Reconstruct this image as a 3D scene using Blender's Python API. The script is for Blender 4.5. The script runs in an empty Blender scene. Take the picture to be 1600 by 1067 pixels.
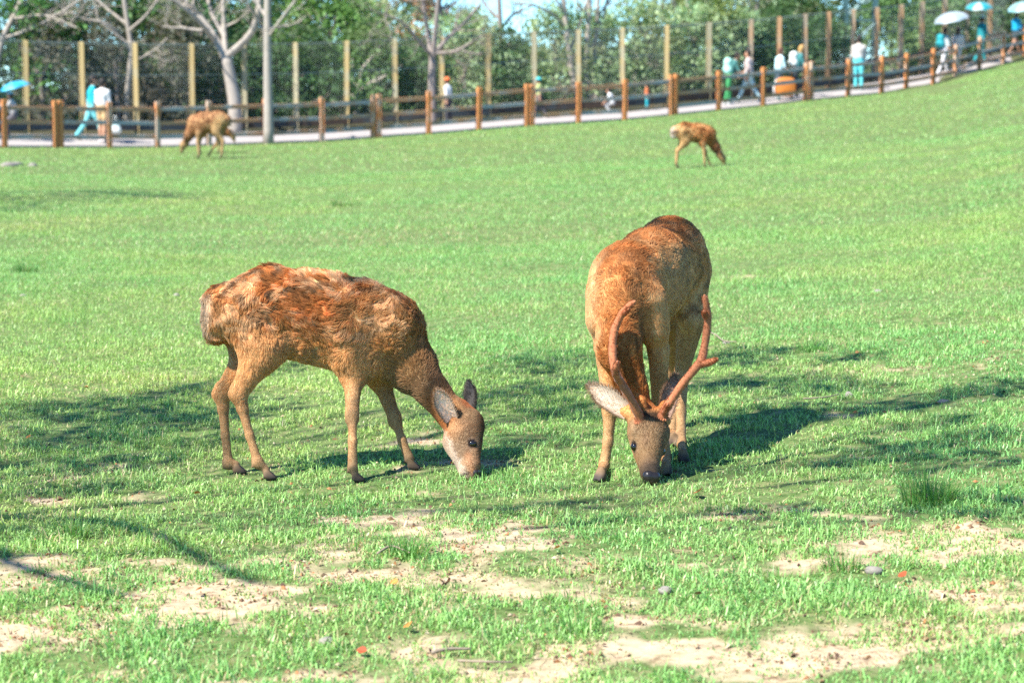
import bpy, math, random
import numpy as np
from mathutils import Vector, Matrix

# ------------------------------------------------------------------ scene, camera, sky, sun
scene = bpy.context.scene
COL = scene.collection
FPX, CX, CY, CAMH, HOR = 3600.0, 800.0, 533.5, 1.55, 140.0     # focal length and horizon in photo pixels
PITCH = math.atan((CY - HOR) / FPX)

cam_data = bpy.data.cameras.new('camera')
cam = bpy.data.objects.new('camera', cam_data)
COL.objects.link(cam)
cam.location = (0, 0, CAMH)
cam.rotation_euler = (math.pi / 2 - PITCH, 0, 0)
cam_data.sensor_width = 36.0
cam_data.lens = FPX / 1600.0 * 36.0
cam_data.clip_start = 0.1
cam_data.clip_end = 6000
cam_data.dof.use_dof = True
cam_data.dof.focus_distance = 9.15
cam_data.dof.aperture_fstop = 4.4
scene.camera = cam

SUN_EL = math.radians(50)
SUN_AZ = math.radians(-126)        # from +Y towards +X; the sun stands to the left and a little behind the camera
TO_SUN = Vector((math.sin(SUN_AZ) * math.cos(SUN_EL), math.cos(SUN_AZ) * math.cos(SUN_EL), math.sin(SUN_EL)))
world = bpy.data.worlds.new('World')
scene.world = world
world.use_nodes = True
wn = world.node_tree
sky = wn.nodes.new('ShaderNodeTexSky')
sky.sky_type = 'NISHITA'
sky.sun_disc = False
sky.sun_elevation = SUN_EL
sky.sun_rotation = SUN_AZ
sky.altitude = 200
sky.air_density = 0.7
sky.dust_density = 0.0
sky.ozone_density = 10.0
tint = wn.nodes.new('ShaderNodeVectorMath'); tint.operation = 'MULTIPLY'
tint.inputs[1].default_value = (0.80, 1.0, 0.95)      # the photograph's cyan cast, the same over the whole sky
wn.links.new(sky.outputs[0], tint.inputs[0])
wn.links.new(tint.outputs[0], wn.nodes['Background'].inputs[0])
wn.nodes['Background'].inputs[1].default_value = 0.12
sun_data = bpy.data.lights.new('sun', 'SUN')
sun_data.energy = 4.6
sun_data.angle = math.radians(0.53)
sun_data.color = (1.0, 0.95, 0.86)
sun = bpy.data.objects.new('sun', sun_data)
COL.objects.link(sun)
sun.location = (-20, -5, 30)
sun.rotation_euler = TO_SUN.to_track_quat('Z', 'Y').to_euler()
scene.view_settings.view_transform = 'Standard'
scene.view_settings.look = 'None'
scene.view_settings.gamma = 1.0
scene.view_settings.use_curve_mapping = False
scene.view_settings.exposure = 1.5
scene.cycles.max_bounces = 8
scene.cycles.diffuse_bounces = 5
scene.cycles.transparent_max_bounces = 8
scene.cycles.use_denoising = False
scene.cycles.caustics_reflective = False
scene.cycles.caustics_refractive = False

# ------------------------------------------------------------------ helpers
def tag(o, label=None, cat=None, group=None, kind=None):
    if label: o['label'] = label
    if cat: o['category'] = cat
    if group: o['group'] = group
    if kind: o['kind'] = kind
    return o

def empty(name, loc, rz=0.0):
    o = bpy.data.objects.new(name, None)
    o.empty_display_size = 0.2
    COL.objects.link(o)
    o.location = loc
    o.rotation_euler = (0, 0, rz)
    return o

def link(name, data, parent=None):
    o = bpy.data.objects.new(name, data)
    COL.objects.link(o)
    if parent is not None:
        o.parent = parent
    return o

def np_mesh(name, verts, faces, mat=None, smooth=False, cols=None, attrs=None):
    """verts (N,3); faces a list of integer arrays (K,n) or one array; cols (N,3) linear colour per vertex"""
    verts = np.asarray(verts, np.float32)
    if not isinstance(faces, (list, tuple)): faces = [faces]
    faces = [np.asarray(f, np.int32) for f in faces if len(f)]
    me = bpy.data.meshes.new(name)
    me.vertices.add(len(verts))
    me.vertices.foreach_set('co', verts.ravel())
    loops = np.concatenate([f.ravel() for f in faces])
    sizes = np.concatenate([np.full(len(f), f.shape[1], np.int32) for f in faces])
    starts = np.concatenate([[0], np.cumsum(sizes)[:-1]]).astype(np.int32)
    me.loops.add(len(loops))
    me.loops.foreach_set('vertex_index', loops)
    me.polygons.add(len(sizes))
    me.polygons.foreach_set('loop_start', starts)
    me.update(calc_edges=True)
    me.polygons.foreach_set('use_smooth', np.full(len(sizes), smooth, bool))
    if cols is not None:
        a = me.attributes.new('col', 'FLOAT_COLOR', 'POINT')
        c = np.ones((len(verts), 4), np.float32); c[:, :3] = cols
        a.data.foreach_set('color', c.ravel())
    for k, v in (attrs or {}).items():
        a = me.attributes.new(k, 'FLOAT', 'POINT')
        a.data.foreach_set('value', np.asarray(v, np.float32))
    if mat is not None: me.materials.append(mat)
    me.validate()
    return me

def hash01(i, j, k, seed):
    n = (i.astype(np.int64) * 374761393 + j.astype(np.int64) * 668265263 + k.astype(np.int64) * 2147483647 + seed * 974634777) & 0xffffffff
    n = ((n ^ (n >> 13)) * 1274126177) & 0xffffffff
    n = ((n ^ (n >> 16)) * 2246822519) & 0xffffffff
    return ((n ^ (n >> 15)) & 0xffffff).astype(np.float64) / float(0xffffff)

def vnoise(p, freq, seed=0):
    """value noise 0..1 of (N,2) or (N,3) points"""
    p = np.asarray(p, np.float64)
    if p.shape[1] == 2: p = np.column_stack([p, np.zeros(len(p))])
    q = p * freq + 1000.0
    i = np.floor(q); f = q - i
    f = f * f * (3 - 2 * f)
    i = i.astype(np.int64)
    out = 0.0
    for dx in (0, 1):
        wx = f[:, 0] if dx else 1 - f[:, 0]
        for dy in (0, 1):
            wy = f[:, 1] if dy else 1 - f[:, 1]
            for dz in (0, 1):
                wz = f[:, 2] if dz else 1 - f[:, 2]
                out = out + wx * wy * wz * hash01(i[:, 0] + dx, i[:, 1] + dy, i[:, 2] + dz, seed)
    return out

def fbm(p, freq, octv=3, seed=0):
    a, s, t = 1.0, 0.0, 0.0
    for o in range(octv):
        s = s + a * vnoise(p, freq * 2 ** o, seed + 17 * o); t += a; a *= 0.5
    return s / t

def sstep(a, b, x):
    t = np.clip((x - a) / (b - a), 0, 1)
    return t * t * (3 - 2 * t)

def lerp(a, b, t):
    return a + (b - a) * t

def proj(V):
    r = np.asarray(V) - np.array([0, 0, CAMH]); d = r @ F_
    return CX + FPX * r[:, 0] / d, CY - FPX * (r @ U_) / d

# ---- photo pixel -> world
F_ = np.array([0, math.cos(PITCH), -math.sin(PITCH)])
U_ = np.array([0, math.sin(PITCH), math.cos(PITCH)])
def P(px, py, Y):
    d = F_ + np.array([1.0, 0, 0]) * (px - CX) / FPX + U_ * (CY - py) / FPX
    return np.array([0, 0, CAMH]) + d * (Y / d[1])

# ------------------------------------------------------------------ terrain: flat lawn that climbs to the right and to the far path
FX = np.array([-400, -150, 0, 250, 500, 670, 823, 975, 1050, 1190, 1260, 1322, 1374, 1414, 1454, 1488, 1525, 1562, 1595, 1700, 1900.])
FYB = np.array([234, 232, 231, 231, 222, 210, 197.5, 188, 180.5, 166, 157.5, 151.5, 146.5, 140, 132.5, 124, 111, 101, 93, 66, 30.])
FD = np.array([54, 56, 57.5, 60, 62.5, 64, 65.5, 67, 68, 70.2, 71.5, 73, 74.3, 75.6, 77, 78.6, 80.5, 83, 86, 95, 110.])
FZ = np.array([P(x, y, d)[2] for x, y, d in zip(FX, FYB, FD)])
def fence_at(px):
    return np.interp(px, FX, FD), np.interp(px, FX, FZ)
PATH_W = 3.3
def ground_z(X, Y):
    X = np.asarray(X, float); Y = np.asarray(Y, float)
    px = CX + FPX * X / np.maximum(Y, 4.0)
    px = np.clip(px, -400, 1900)
    D, Z = fence_at(px)
    t = np.clip(Y, 0, None) / D
    slope = 0.062 + 0.05 * sstep(1150, 1500, px)
    near = Z * np.clip(t, 0, 1) ** 1.35
    over = np.clip(Y - D - 0.25, 0, None)
    rise = slope * np.minimum(over, 6.0) + 0.02 * np.clip(over - 6, 0, 60)
    p = np.column_stack([X.ravel(), Y.ravel()])
    b = (fbm(p, 0.55, 2, 5).reshape(X.shape) - 0.5) * 0.05 * np.clip((D - 1 - Y) / 6, 0, 1) * np.clip(Y / 12, 0.25, 1)
    return near + rise + b

def gz(x, y): return float(ground_z(np.array([x]), np.array([y]))[0])
def ghit(px, py, lift=0.0):
    """ground point seen at a pixel"""
    lo, hi = 4.0, 130.0
    d = F_ + np.array([1.0, 0, 0]) * (px - CX) / FPX + U_ * (CY - py) / FPX
    for _ in range(3):
        ys = np.linspace(lo, hi, 120); t = ys / d[1]
        above = CAMH + d[2] * t > ground_z(d[0] * t, ys) + lift
        k = int(np.argmin(above)) if not above.all() else len(ys) - 1
        lo, hi = ys[max(k - 1, 0)], ys[k]
    q = P(px, py, lo)
    return np.array([q[0], q[1], gz(q[0], q[1])])

# ------------------------------------------------------------------ materials
def mat_new(name):
    m = bpy.data.materials.new(name); m.use_nodes = True
    nt = m.node_tree
    return m, nt, nt.nodes['Principled BSDF']

def N(nt, typ, **kw):
    n = nt.nodes.new(typ)
    for k, v in kw.items(): setattr(n, k, v)
    return n

def plain(name, rgb, rough=0.7, var=0.15, scale=8.0, bump=0.0, metallic=0.0, spec=0.4, sheen=0.0):
    m, nt, b = mat_new(name)
    tc = N(nt, 'ShaderNodeTexCoord')
    no = N(nt, 'ShaderNodeTexNoise'); no.inputs['Scale'].default_value = scale; no.inputs['Detail'].default_value = 5
    nt.links.new(tc.outputs['Object'], no.inputs['Vector'])
    mx = N(nt, 'ShaderNodeMix', data_type='RGBA')
    mx.inputs[6].default_value = (*[c * (1 - var) for c in rgb], 1)
    mx.inputs[7].default_value = (*[min(1, c * (1 + var)) for c in rgb], 1)
    nt.links.new(no.outputs['Fac'], mx.inputs[0])
    nt.links.new(mx.outputs[2], b.inputs['Base Color'])
    b.inputs['Roughness'].default_value = rough
    b.inputs['Metallic'].default_value = metallic
    b.inputs['Specular IOR Level'].default_value = spec
    if sheen:
        b.inputs['Sheen Weight'].default_value = sheen; b.inputs['Sheen Roughness'].default_value = 0.4
    if bump:
        bp = N(nt, 'ShaderNodeBump'); bp.inputs['Strength'].default_value = bump; bp.inputs['Distance'].default_value = 0.01
        nt.links.new(no.outputs['Fac'], bp.inputs['Height']); nt.links.new(bp.outputs[0], b.inputs['Normal'])
    return m

def attr_mat(name, rough=0.7, trans=0.0, spec=0.3, sheen=0.0, gain=1.0, noise=0.0, nscale=60, ttint=(1, 1, 1)):
    """colour from the mesh attribute 'col'; optional translucency for leaves"""
    m, nt, b = mat_new(name)
    at = N(nt, 'ShaderNodeAttribute', attribute_name='col')
    src = at.outputs['Color']
    if noise:
        tc = N(nt, 'ShaderNodeTexCoord'); no = N(nt, 'ShaderNodeTexNoise'); no.inputs['Scale'].default_value = nscale; no.inputs['Detail'].default_value = 4
        nt.links.new(tc.outputs['Object'], no.inputs['Vector'])
        mr = N(nt, 'ShaderNodeMapRange'); mr.inputs[3].default_value = 1 - noise; mr.inputs[4].default_value = 1 + noise
        nt.links.new(no.outputs['Fac'], mr.inputs[0])
        vm = N(nt, 'ShaderNodeVectorMath', operation='SCALE'); nt.links.new(src, vm.inputs[0]); nt.links.new(mr.outputs[0], vm.inputs['Scale'])
        src = vm.outputs[0]
    nt.links.new(src, b.inputs['Base Color'])
    b.inputs['Roughness'].default_value = rough
    b.inputs['Specular IOR Level'].default_value = spec
    if sheen:
        b.inputs['Sheen Weight'].default_value = sheen
    if trans:
        tr = N(nt, 'ShaderNodeBsdfTranslucent')
        vm2 = N(nt, 'ShaderNodeVectorMath', operation='MULTIPLY'); vm2.inputs[1].default_value = ttint
        nt.links.new(src, vm2.inputs[0]); nt.links.new(vm2.outputs[0], tr.inputs['Color'])
        ms = N(nt, 'ShaderNodeMixShader'); ms.inputs[0].default_value = trans
        nt.links.new(b.outputs[0], ms.inputs[1]); nt.links.new(tr.outputs[0], ms.inputs[2])
        nt.links.new(ms.outputs[0], nt.nodes['Material Output'].inputs[0])
    return m

def wood_mat(name, fresh, grey, mixv=0.5, seed=0.0):
    """weathered timber: grain along z, grey and orange patches"""
    m, nt, b = mat_new(name)
    tc = N(nt, 'ShaderNodeTexCoord'); oi = N(nt, 'ShaderNodeObjectInfo')
    ad = N(nt, 'ShaderNodeVectorMath', operation='ADD')
    cm = N(nt, 'ShaderNodeCombineXYZ')
    mu = N(nt, 'ShaderNodeMath', operation='MULTIPLY'); mu.inputs[1].default_value = 37.0
    nt.links.new(oi.outputs['Random'], mu.inputs[0]); nt.links.new(mu.outputs[0], cm.inputs[0]); nt.links.new(mu.outputs[0], cm.inputs[2])
    nt.links.new(tc.outputs['Object'], ad.inputs[0]); nt.links.new(cm.outputs[0], ad.inputs[1])
    n1 = N(nt, 'ShaderNodeTexNoise'); n1.inputs['Scale'].default_value = 2.4; n1.inputs['Detail'].default_value = 4
    nt.links.new(ad.outputs[0], n1.inputs['Vector'])
    ad2 = N(nt, 'ShaderNodeMath', operation='ADD'); nt.links.new(n1.outputs['Fac'], ad2.inputs[0])
    mr0 = N(nt, 'ShaderNodeMapRange'); mr0.inputs[3].default_value = -0.16; mr0.inputs[4].default_value = 0.16
    nt.links.new(oi.outputs['Random'], mr0.inputs[0]); nt.links.new(mr0.outputs[0], ad2.inputs[1])
    cr = N(nt, 'ShaderNodeValToRGB'); cr.color_ramp.elements[0].position = mixv - 0.1; cr.color_ramp.elements[1].position = mixv + 0.1
    cr.color_ramp.elements[0].color = (*fresh, 1); cr.color_ramp.elements[1].color = (*grey, 1)
    nt.links.new(ad2.outputs[0], cr.inputs[0])
    mp = N(nt, 'ShaderNodeMapping'); mp.inputs['Scale'].default_value = (60, 60, 3)
    nt.links.new(ad.outputs[0], mp.inputs[0])
    n2 = N(nt, 'ShaderNodeTexNoise'); n2.inputs['Scale'].default_value = 1.0; n2.inputs['Detail'].default_value = 3
    nt.links.new(mp.outputs[0], n2.inputs['Vector'])
    mr = N(nt, 'ShaderNodeMapRange'); mr.inputs[3].default_value = 0.65; mr.inputs[4].default_value = 1.3
    nt.links.new(n2.outputs['Fac'], mr.inputs[0])
    sc = N(nt, 'ShaderNodeVectorMath', operation='SCALE'); nt.links.new(cr.outputs[0], sc.inputs[0]); nt.links.new(mr.outputs[0], sc.inputs['Scale'])
    nt.links.new(sc.outputs[0], b.inputs['Base Color'])
    b.inputs['Roughness'].default_value = 0.8
    bp = N(nt, 'ShaderNodeBump'); bp.inputs['Strength'].default_value = 0.3; bp.inputs['Distance'].default_value = 0.005
    nt.links.new(n2.outputs['Fac'], bp.inputs['Height']); nt.links.new(bp.outputs[0], b.inputs['Normal'])
    return m

# ------------------------------------------------------------------ mesh bits
class MB:
    """collects pieces of one mesh"""
    def __init__(s): s.v = []; s.q = []; s.t = []; s.c = []; s.n = 0
    def add(s, v, quads=None, tris=None, col=None):
        v = np.asarray(v, float); s.v.append(v)
        if quads is not None and len(quads): s.q.append(np.asarray(quads, int) + s.n)
        if tris is not None and len(tris): s.t.append(np.asarray(tris, int) + s.n)
        if col is not None:
            c = np.asarray(col, float); s.c.append(np.broadcast_to(c, (len(v), 3)))
        s.n += len(v)
    def box(s, c, size, axes=None, col=None, bev=0.0):
        c = np.asarray(c, float); h = np.asarray(size, float) / 2
        A = np.eye(3) if axes is None else np.asarray(axes, float)
        if bev <= 0:
            sg = np.array([[-1,-1,-1],[1,-1,-1],[1,1,-1],[-1,1,-1],[-1,-1,1],[1,-1,1],[1,1,1],[-1,1,1]], float)
            s.add(c + (sg * h) @ A, [[0,3,2,1],[4,5,6,7],[0,1,5,4],[1,2,6,5],[2,3,7,6],[3,0,4,7]], col=col)
        else:           # chamfered along the long (third) axis and at both ends
            ring = []
            for sx, sy in ((-1,-1),(1,-1),(1,1),(-1,1)):
                p1 = (sx*(h[0]-bev), sy*h[1]); p2 = (sx*h[0], sy*(h[1]-bev))
                ring += [p1, p2] if sx*sy > 0 else [p2, p1]
            ring = np.array(ring); k = len(ring); V = []
            for z, f in ((-h[2], 1 - bev/ max(h[0], h[1])), (-h[2]+bev, 1), (h[2]-bev, 1), (h[2], 1 - bev/max(h[0], h[1]))):
                V.append(np.column_stack([ring*f, np.full(k, z)]))
            V = np.concatenate(V); Q = []
            for a in range(3):
                for i in range(k):
                    j = (i+1) % k; Q.append([a*k+i, a*k+j, (a+1)*k+j, (a+1)*k+i])
            V = np.vstack([V, [[0,0,-h[2]]], [[0,0,h[2]]]]); T = []
            for i in range(k):
                j = (i+1) % k; T.append([4*k, j, i]); T.append([4*k+1, 3*k+i, 3*k+j])
            s.add(c + V @ A, Q, T, col=col)
    def tube(s, pts, rad, sides=6, col=None, cap=True):
        pts = np.asarray(pts, float); rad = np.asarray(rad, float); n = len(pts)
        tan = np.gradient(pts, axis=0); tan /= np.linalg.norm(tan, axis=1)[:, None] + 1e-12
        ref = np.array([0, 0, 1.0]) if abs(tan[0][2]) < 0.9 else np.array([1.0, 0, 0])
        u = np.cross(tan[0], ref); u /= np.linalg.norm(u)
        ang = np.arange(sides) * 2 * math.pi / sides; V = []
        for i in range(n):
            u = u - tan[i] * np.dot(u, tan[i]); u /= np.linalg.norm(u) + 1e-12
            w = np.cross(tan[i], u)
            V.append(pts[i] + rad[i] * (np.cos(ang)[:, None] * u + np.sin(ang)[:, None] * w))
        V = np.concatenate(V); Q = []
        for i in range(n - 1):
            for k in range(sides):
                k2 = (k + 1) % sides
                Q.append([i*sides+k, i*sides+k2, (i+1)*sides+k2, (i+1)*sides+k])
        T = []
        if cap:
            V = np.vstack([V, pts[0] - tan[0]*rad[0]*0.3, pts[-1] + tan[-1]*rad[-1]*0.7]); a, b = len(V)-2, len(V)-1
            for k in range(sides):
                k2 = (k + 1) % sides
                T.append([a, k2, k]); T.append([b, (n-1)*sides+k, (n-1)*sides+k2])
        if col is not None:
            col = np.asarray(col, float)
            if col.ndim == 2:
                col = np.repeat(col, sides, axis=0)
                if cap: col = np.vstack([col, col[0], col[-1]])
        s.add(V, Q, T, col=col)
    def mesh(s, name, mat, smooth=False, origin=None):
        v = np.concatenate(s.v)
        if origin is not None: v = v - np.asarray(origin, float)
        f = []
        if s.q: f.append(np.concatenate(s.q))
        if s.t: f.append(np.concatenate(s.t))
        return np_mesh(name, v, f, mat, smooth, np.concatenate(s.c) if s.c else None)
    def build(s, name, mat, parent=None, smooth=False, origin=None):
        return link(name, s.mesh(name, mat, smooth, origin), parent)

def smooth_path(pts, n):
    """Catmull-Rom through the points"""
    pts = np.asarray(pts, float)
    q = np.vstack([2*pts[0]-pts[1], pts, 2*pts[-1]-pts[-2]])
    out = []
    m = len(pts) - 1
    for t in np.linspace(0, m, n):
        i = min(int(t), m - 1); f = t - i
        a, b, c, d = q[i], q[i+1], q[i+2], q[i+3]
        out.append(0.5*((2*b) + (c-a)*f + (2*a-5*b+4*c-d)*f*f + (3*b-3*c+d-a)*f**3))
    return np.array(out)
# ------------------------------------------------------------------ ground sheet
BARE = [  # bare sandy spots: pixel centre, half width, half height, strength
 (60,965,130,26,1.0),(330,925,190,30,1.0),(180,890,130,16,.7),(620,905,170,24,.9),(560,812,110,12,.75),(770,842,110,20,.9),(650,830,130,12,.6),
 (1010,975,150,16,.7),(880,1045,240,26,1.0),(1120,1030,220,24,.9),(1380,865,230,24,.95),(1520,850,120,30,.9),(1250,810,130,12,.6),
 (1420,1010,230,28,.95),(1560,930,120,22,.7),(1250,1040,150,20,.8),(420,1055,90,14,.8),(700,1050,80,14,.8),(240,1050,100,12,.7),
 (1150,795,110,9,.7),(960,880,90,9,.5),(850,930,110,12,.5),(40,900,80,14,.6),(480,860,100,12,.5),(1400,575,110,6,.6),(1530,575,90,8,.7),
 (1270,575,60,6,.6),(1250,650,60,7,.6),(1540,435,80,8,.6),(1190,432,50,4,.6),(700,730,60,8,.5),(650,690,60,6,.5),(240,735,90,7,.5),(80,755,90,9,.5),
 (380,750,60,6,.4),(1180,560,50,5,.4),(560,372,100,6,.35),(1320,720,60,6,.4),(640,770,60,6,.4),(150,780,100,9,.45)]
_bl = []
for (px, py, hw, hh, st) in BARE:
    c = ghit(px, py); a = ghit(px, py - hh); b = ghit(px, py + hh)
    _bl.append((c[0], c[1], hw * c[1] / FPX, max(0.05, (a[1] - b[1]) / 2), st))
def bare_at(X, Y):
    p = np.column_stack([X.ravel(), Y.ravel()])
    n1 = fbm(p, 2.2, 3, 11); n2 = fbm(p, 9.0, 2, 23)
    v = np.zeros(len(p))
    wx = (fbm(p, 3.0, 2, 31) - .5) * 0.35; wy = (fbm(p, 3.0, 2, 37) - .5) * 0.5
    for (cx, cy, rx, ry, st) in _bl:
        q = ((p[:, 0] + wx - cx) / rx) ** 2 + ((p[:, 1] + wy - cy) / ry) ** 2
        v = np.maximum(v, st * np.exp(-0.55 * q))
    near = sstep(12.5, 7.0, p[:, 1])
    far = sstep(9.0, 11.5, p[:, 1])
    v = v * (1 - .55 * far) * (0.0 + 1.0 * n1) + 0.10 * near * (n1 - 0.4) + (n2 - 0.52) * 0.9 * np.clip(v * 1.6 + near * .25, 0, 1)
    return np.clip(v, 0, 1).reshape(X.shape)

HOOFPRINTS = np.random.default_rng(12).uniform(0, 1, (45, 3))
def micro_z(p):
    """clods, small dips and a scatter of hoof dents in the near ground"""
    z = (fbm(p, 7, 3, 77) - .5) * 0.022 + np.abs(fbm(p, 16, 2, 79) - .5) * 0.022 + (fbm(p, 34, 1, 83) - .5) * .006 - .005
    for a, b_, c in HOOFPRINTS:
        y = 5.8 + a * 3.4; x = (b_ * 2 - 1) * (y * .2222 + .2); t = c * 6.28
        dx, dy = p[:, 0] - x, p[:, 1] - y; u = dx * math.cos(t) + dy * math.sin(t); v = -dx * math.sin(t) + dy * math.cos(t)
        q = (u / .045) ** 2 + (v / .030) ** 2; m = q < 9
        z[m] += -.016 * np.exp(-q[m] * .9) + .006 * np.exp(-(np.sqrt(q[m]) - 1.7) ** 2 * 3)
    return z

def axis(segs):
    out = []
    for a, b, st in segs: out.append(np.arange(a, b - 1e-6, st))
    out.append([segs[-1][1]])
    return np.concatenate(out)
gx = axis([(-1500,-300,200),(-300,-60,20),(-60,-12,2.0),(-12,-3.4,0.4),(-3.4,3.4,0.035),(3.4,12,0.4),(12,60,2.0),(60,300,20),(300,1500,200)])
gy = axis([(-300,-20,40),(-20,2,4),(2,5.2,0.4),(5.2,13.5,0.04),(13.5,24,0.2),(24,56,0.8),(56,92,0.5),(92,140,4),(140,400,30),(400,3000,300)])
GX, GY = np.meshgrid(gx, gy)
GZ = ground_z(GX, GY)
gp = np.column_stack([GX.ravel(), GY.ravel()])
nearm = (np.abs(GX) < 3.6) & (GY > 5) & (GY < 14)
bare = np.zeros(GX.shape); inn = (np.abs(GX) < 14) & (GY > 4) & (GY < 60)
bare[inn] = bare_at(GX[inn], GY[inn])
micro = np.zeros(GX.shape)
pn = np.column_stack([GX[nearm], GY[nearm]])
micro[nearm] = micro_z(pn)
GZ = GZ + micro
nxg, nyg = len(gx), len(gy)
ii = np.arange(nyg * nxg).reshape(nyg, nxg)
gq = np.stack([ii[:-1, :-1].ravel(), ii[:-1, 1:].ravel(), ii[1:, 1:].ravel(), ii[1:, :-1].ravel()], 1)
Dg = fence_at(np.clip(CX + FPX * GX / np.maximum(GY, 4), -400, 1900))[0]
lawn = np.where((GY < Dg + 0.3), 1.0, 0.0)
ground_mat, nt, b = mat_new('lawn_soil')
tc = N(nt, 'ShaderNodeTexCoord'); at = N(nt, 'ShaderNodeAttribute', attribute_name='bare'); al = N(nt, 'ShaderNodeAttribute', attribute_name='lawn')
n1 = N(nt, 'ShaderNodeTexNoise'); n1.inputs['Scale'].default_value = 14; n1.inputs['Detail'].default_value = 8; n1.inputs['Roughness'].default_value = 0.7
n2 = N(nt, 'ShaderNodeTexNoise'); n2.inputs['Scale'].default_value = 3; n2.inputs['Detail'].default_value = 4
for n in (n1, n2): nt.links.new(tc.outputs['Object'], n.inputs['Vector'])
soil = N(nt, 'ShaderNodeValToRGB')
soil.color_ramp.elements[0].position = 0.34; soil.color_ramp.elements[0].color = (0.13, 0.08, 0.045, 1)
soil.color_ramp.elements[1].position = 0.62; soil.color_ramp.elements[1].color = (0.47, 0.37, 0.25, 1)
e = soil.color_ramp.elements.new(0.45); e.color = (0.38, 0.29, 0.185, 1)
nt.links.new(n1.outputs['Fac'], soil.inputs[0])
turf = N(nt, 'ShaderNodeValToRGB')
turf.color_ramp.elements[0].position = 0.35; turf.color_ramp.elements[0].color = (0.045, 0.075, 0.02, 1)
turf.color_ramp.elements[1].position = 0.65; turf.color_ramp.elements[1].color = (0.20, 0.19, 0.09, 1)
e = turf.color_ramp.elements.new(0.50); e.color = (0.10, 0.15, 0.045, 1)
nt.links.new(n1.outputs['Fac'], turf.inputs[0])
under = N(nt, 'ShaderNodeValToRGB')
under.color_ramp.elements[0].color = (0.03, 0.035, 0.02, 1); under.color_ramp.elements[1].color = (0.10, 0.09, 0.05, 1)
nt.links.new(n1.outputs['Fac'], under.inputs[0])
ms = N(nt, 'ShaderNodeMapRange'); ms.inputs[1].default_value = 0.12; ms.inputs[2].default_value = 0.38
nt.links.new(at.outputs['Fac'], ms.inputs[0])
m1 = N(nt, 'ShaderNodeMix', data_type='RGBA'); nt.links.new(ms.outputs[0], m1.inputs[0]); nt.links.new(turf.outputs[0], m1.inputs[6]); nt.links.new(soil.outputs[0], m1.inputs[7])
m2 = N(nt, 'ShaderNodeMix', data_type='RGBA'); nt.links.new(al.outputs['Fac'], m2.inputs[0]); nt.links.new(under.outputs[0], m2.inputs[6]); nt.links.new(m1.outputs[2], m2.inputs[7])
nt.links.new(m2.outputs[2], b.inputs['Base Color'])
b.inputs['Roughness'].default_value = 0.95; b.inputs['Specular IOR Level'].default_value = 0.15
bp = N(nt, 'ShaderNodeBump'); bp.inputs['Strength'].default_value = 0.6; bp.inputs['Distance'].default_value = 0.012
nt.links.new(n1.outputs['Fac'], bp.inputs['Height']); nt.links.new(bp.outputs[0], b.inputs['Normal'])
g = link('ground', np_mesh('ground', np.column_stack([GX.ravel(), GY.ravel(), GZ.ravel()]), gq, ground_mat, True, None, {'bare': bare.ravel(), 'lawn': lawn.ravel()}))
tag(g, 'grassy paddock ground with sandy bare patches', kind='structure')

def near_z(X, Y):
    p = np.column_stack([np.ravel(X), np.ravel(Y)])
    z = ground_z(p[:, 0], p[:, 1])
    m = (np.abs(p[:, 0]) < 3.6) & (p[:, 1] > 5) & (p[:, 1] < 14)
    z = z + np.where(m, micro_z(p), 0)
    return z

# ------------------------------------------------------------------ path behind the rail fence
pxs = np.linspace(-380, 1880, 120); pv = []; 
prof = [(0.12, -0.10), (0.12, 0.05), (0.30, 0.055), (PATH_W * .5, 0.065), (PATH_W + .3, 0.055), (PATH_W + .3, -0.1)]
for px in pxs:
    D, Z = fence_at(px)
    for off, up in prof:
        Y = D + off; X = (px - CX) / FPX * Y
        pv.append((X, Y, gz(X, Y) + up))
k = len(prof)
pq = [[i*k+j, (i+1)*k+j, (i+1)*k+j+1, i*k+j+1] for i in range(len(pxs)-1) for j in range(k-1)]
path_mat = plain('concrete', (0.31, 0.285, 0.275), 0.85, 0.12, 3.0, 0.2)
tag(link('path', np_mesh('path', pv, np.array(pq), path_mat, False)), 'pale concrete visitor path behind the rail fence', kind='structure')

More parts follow.
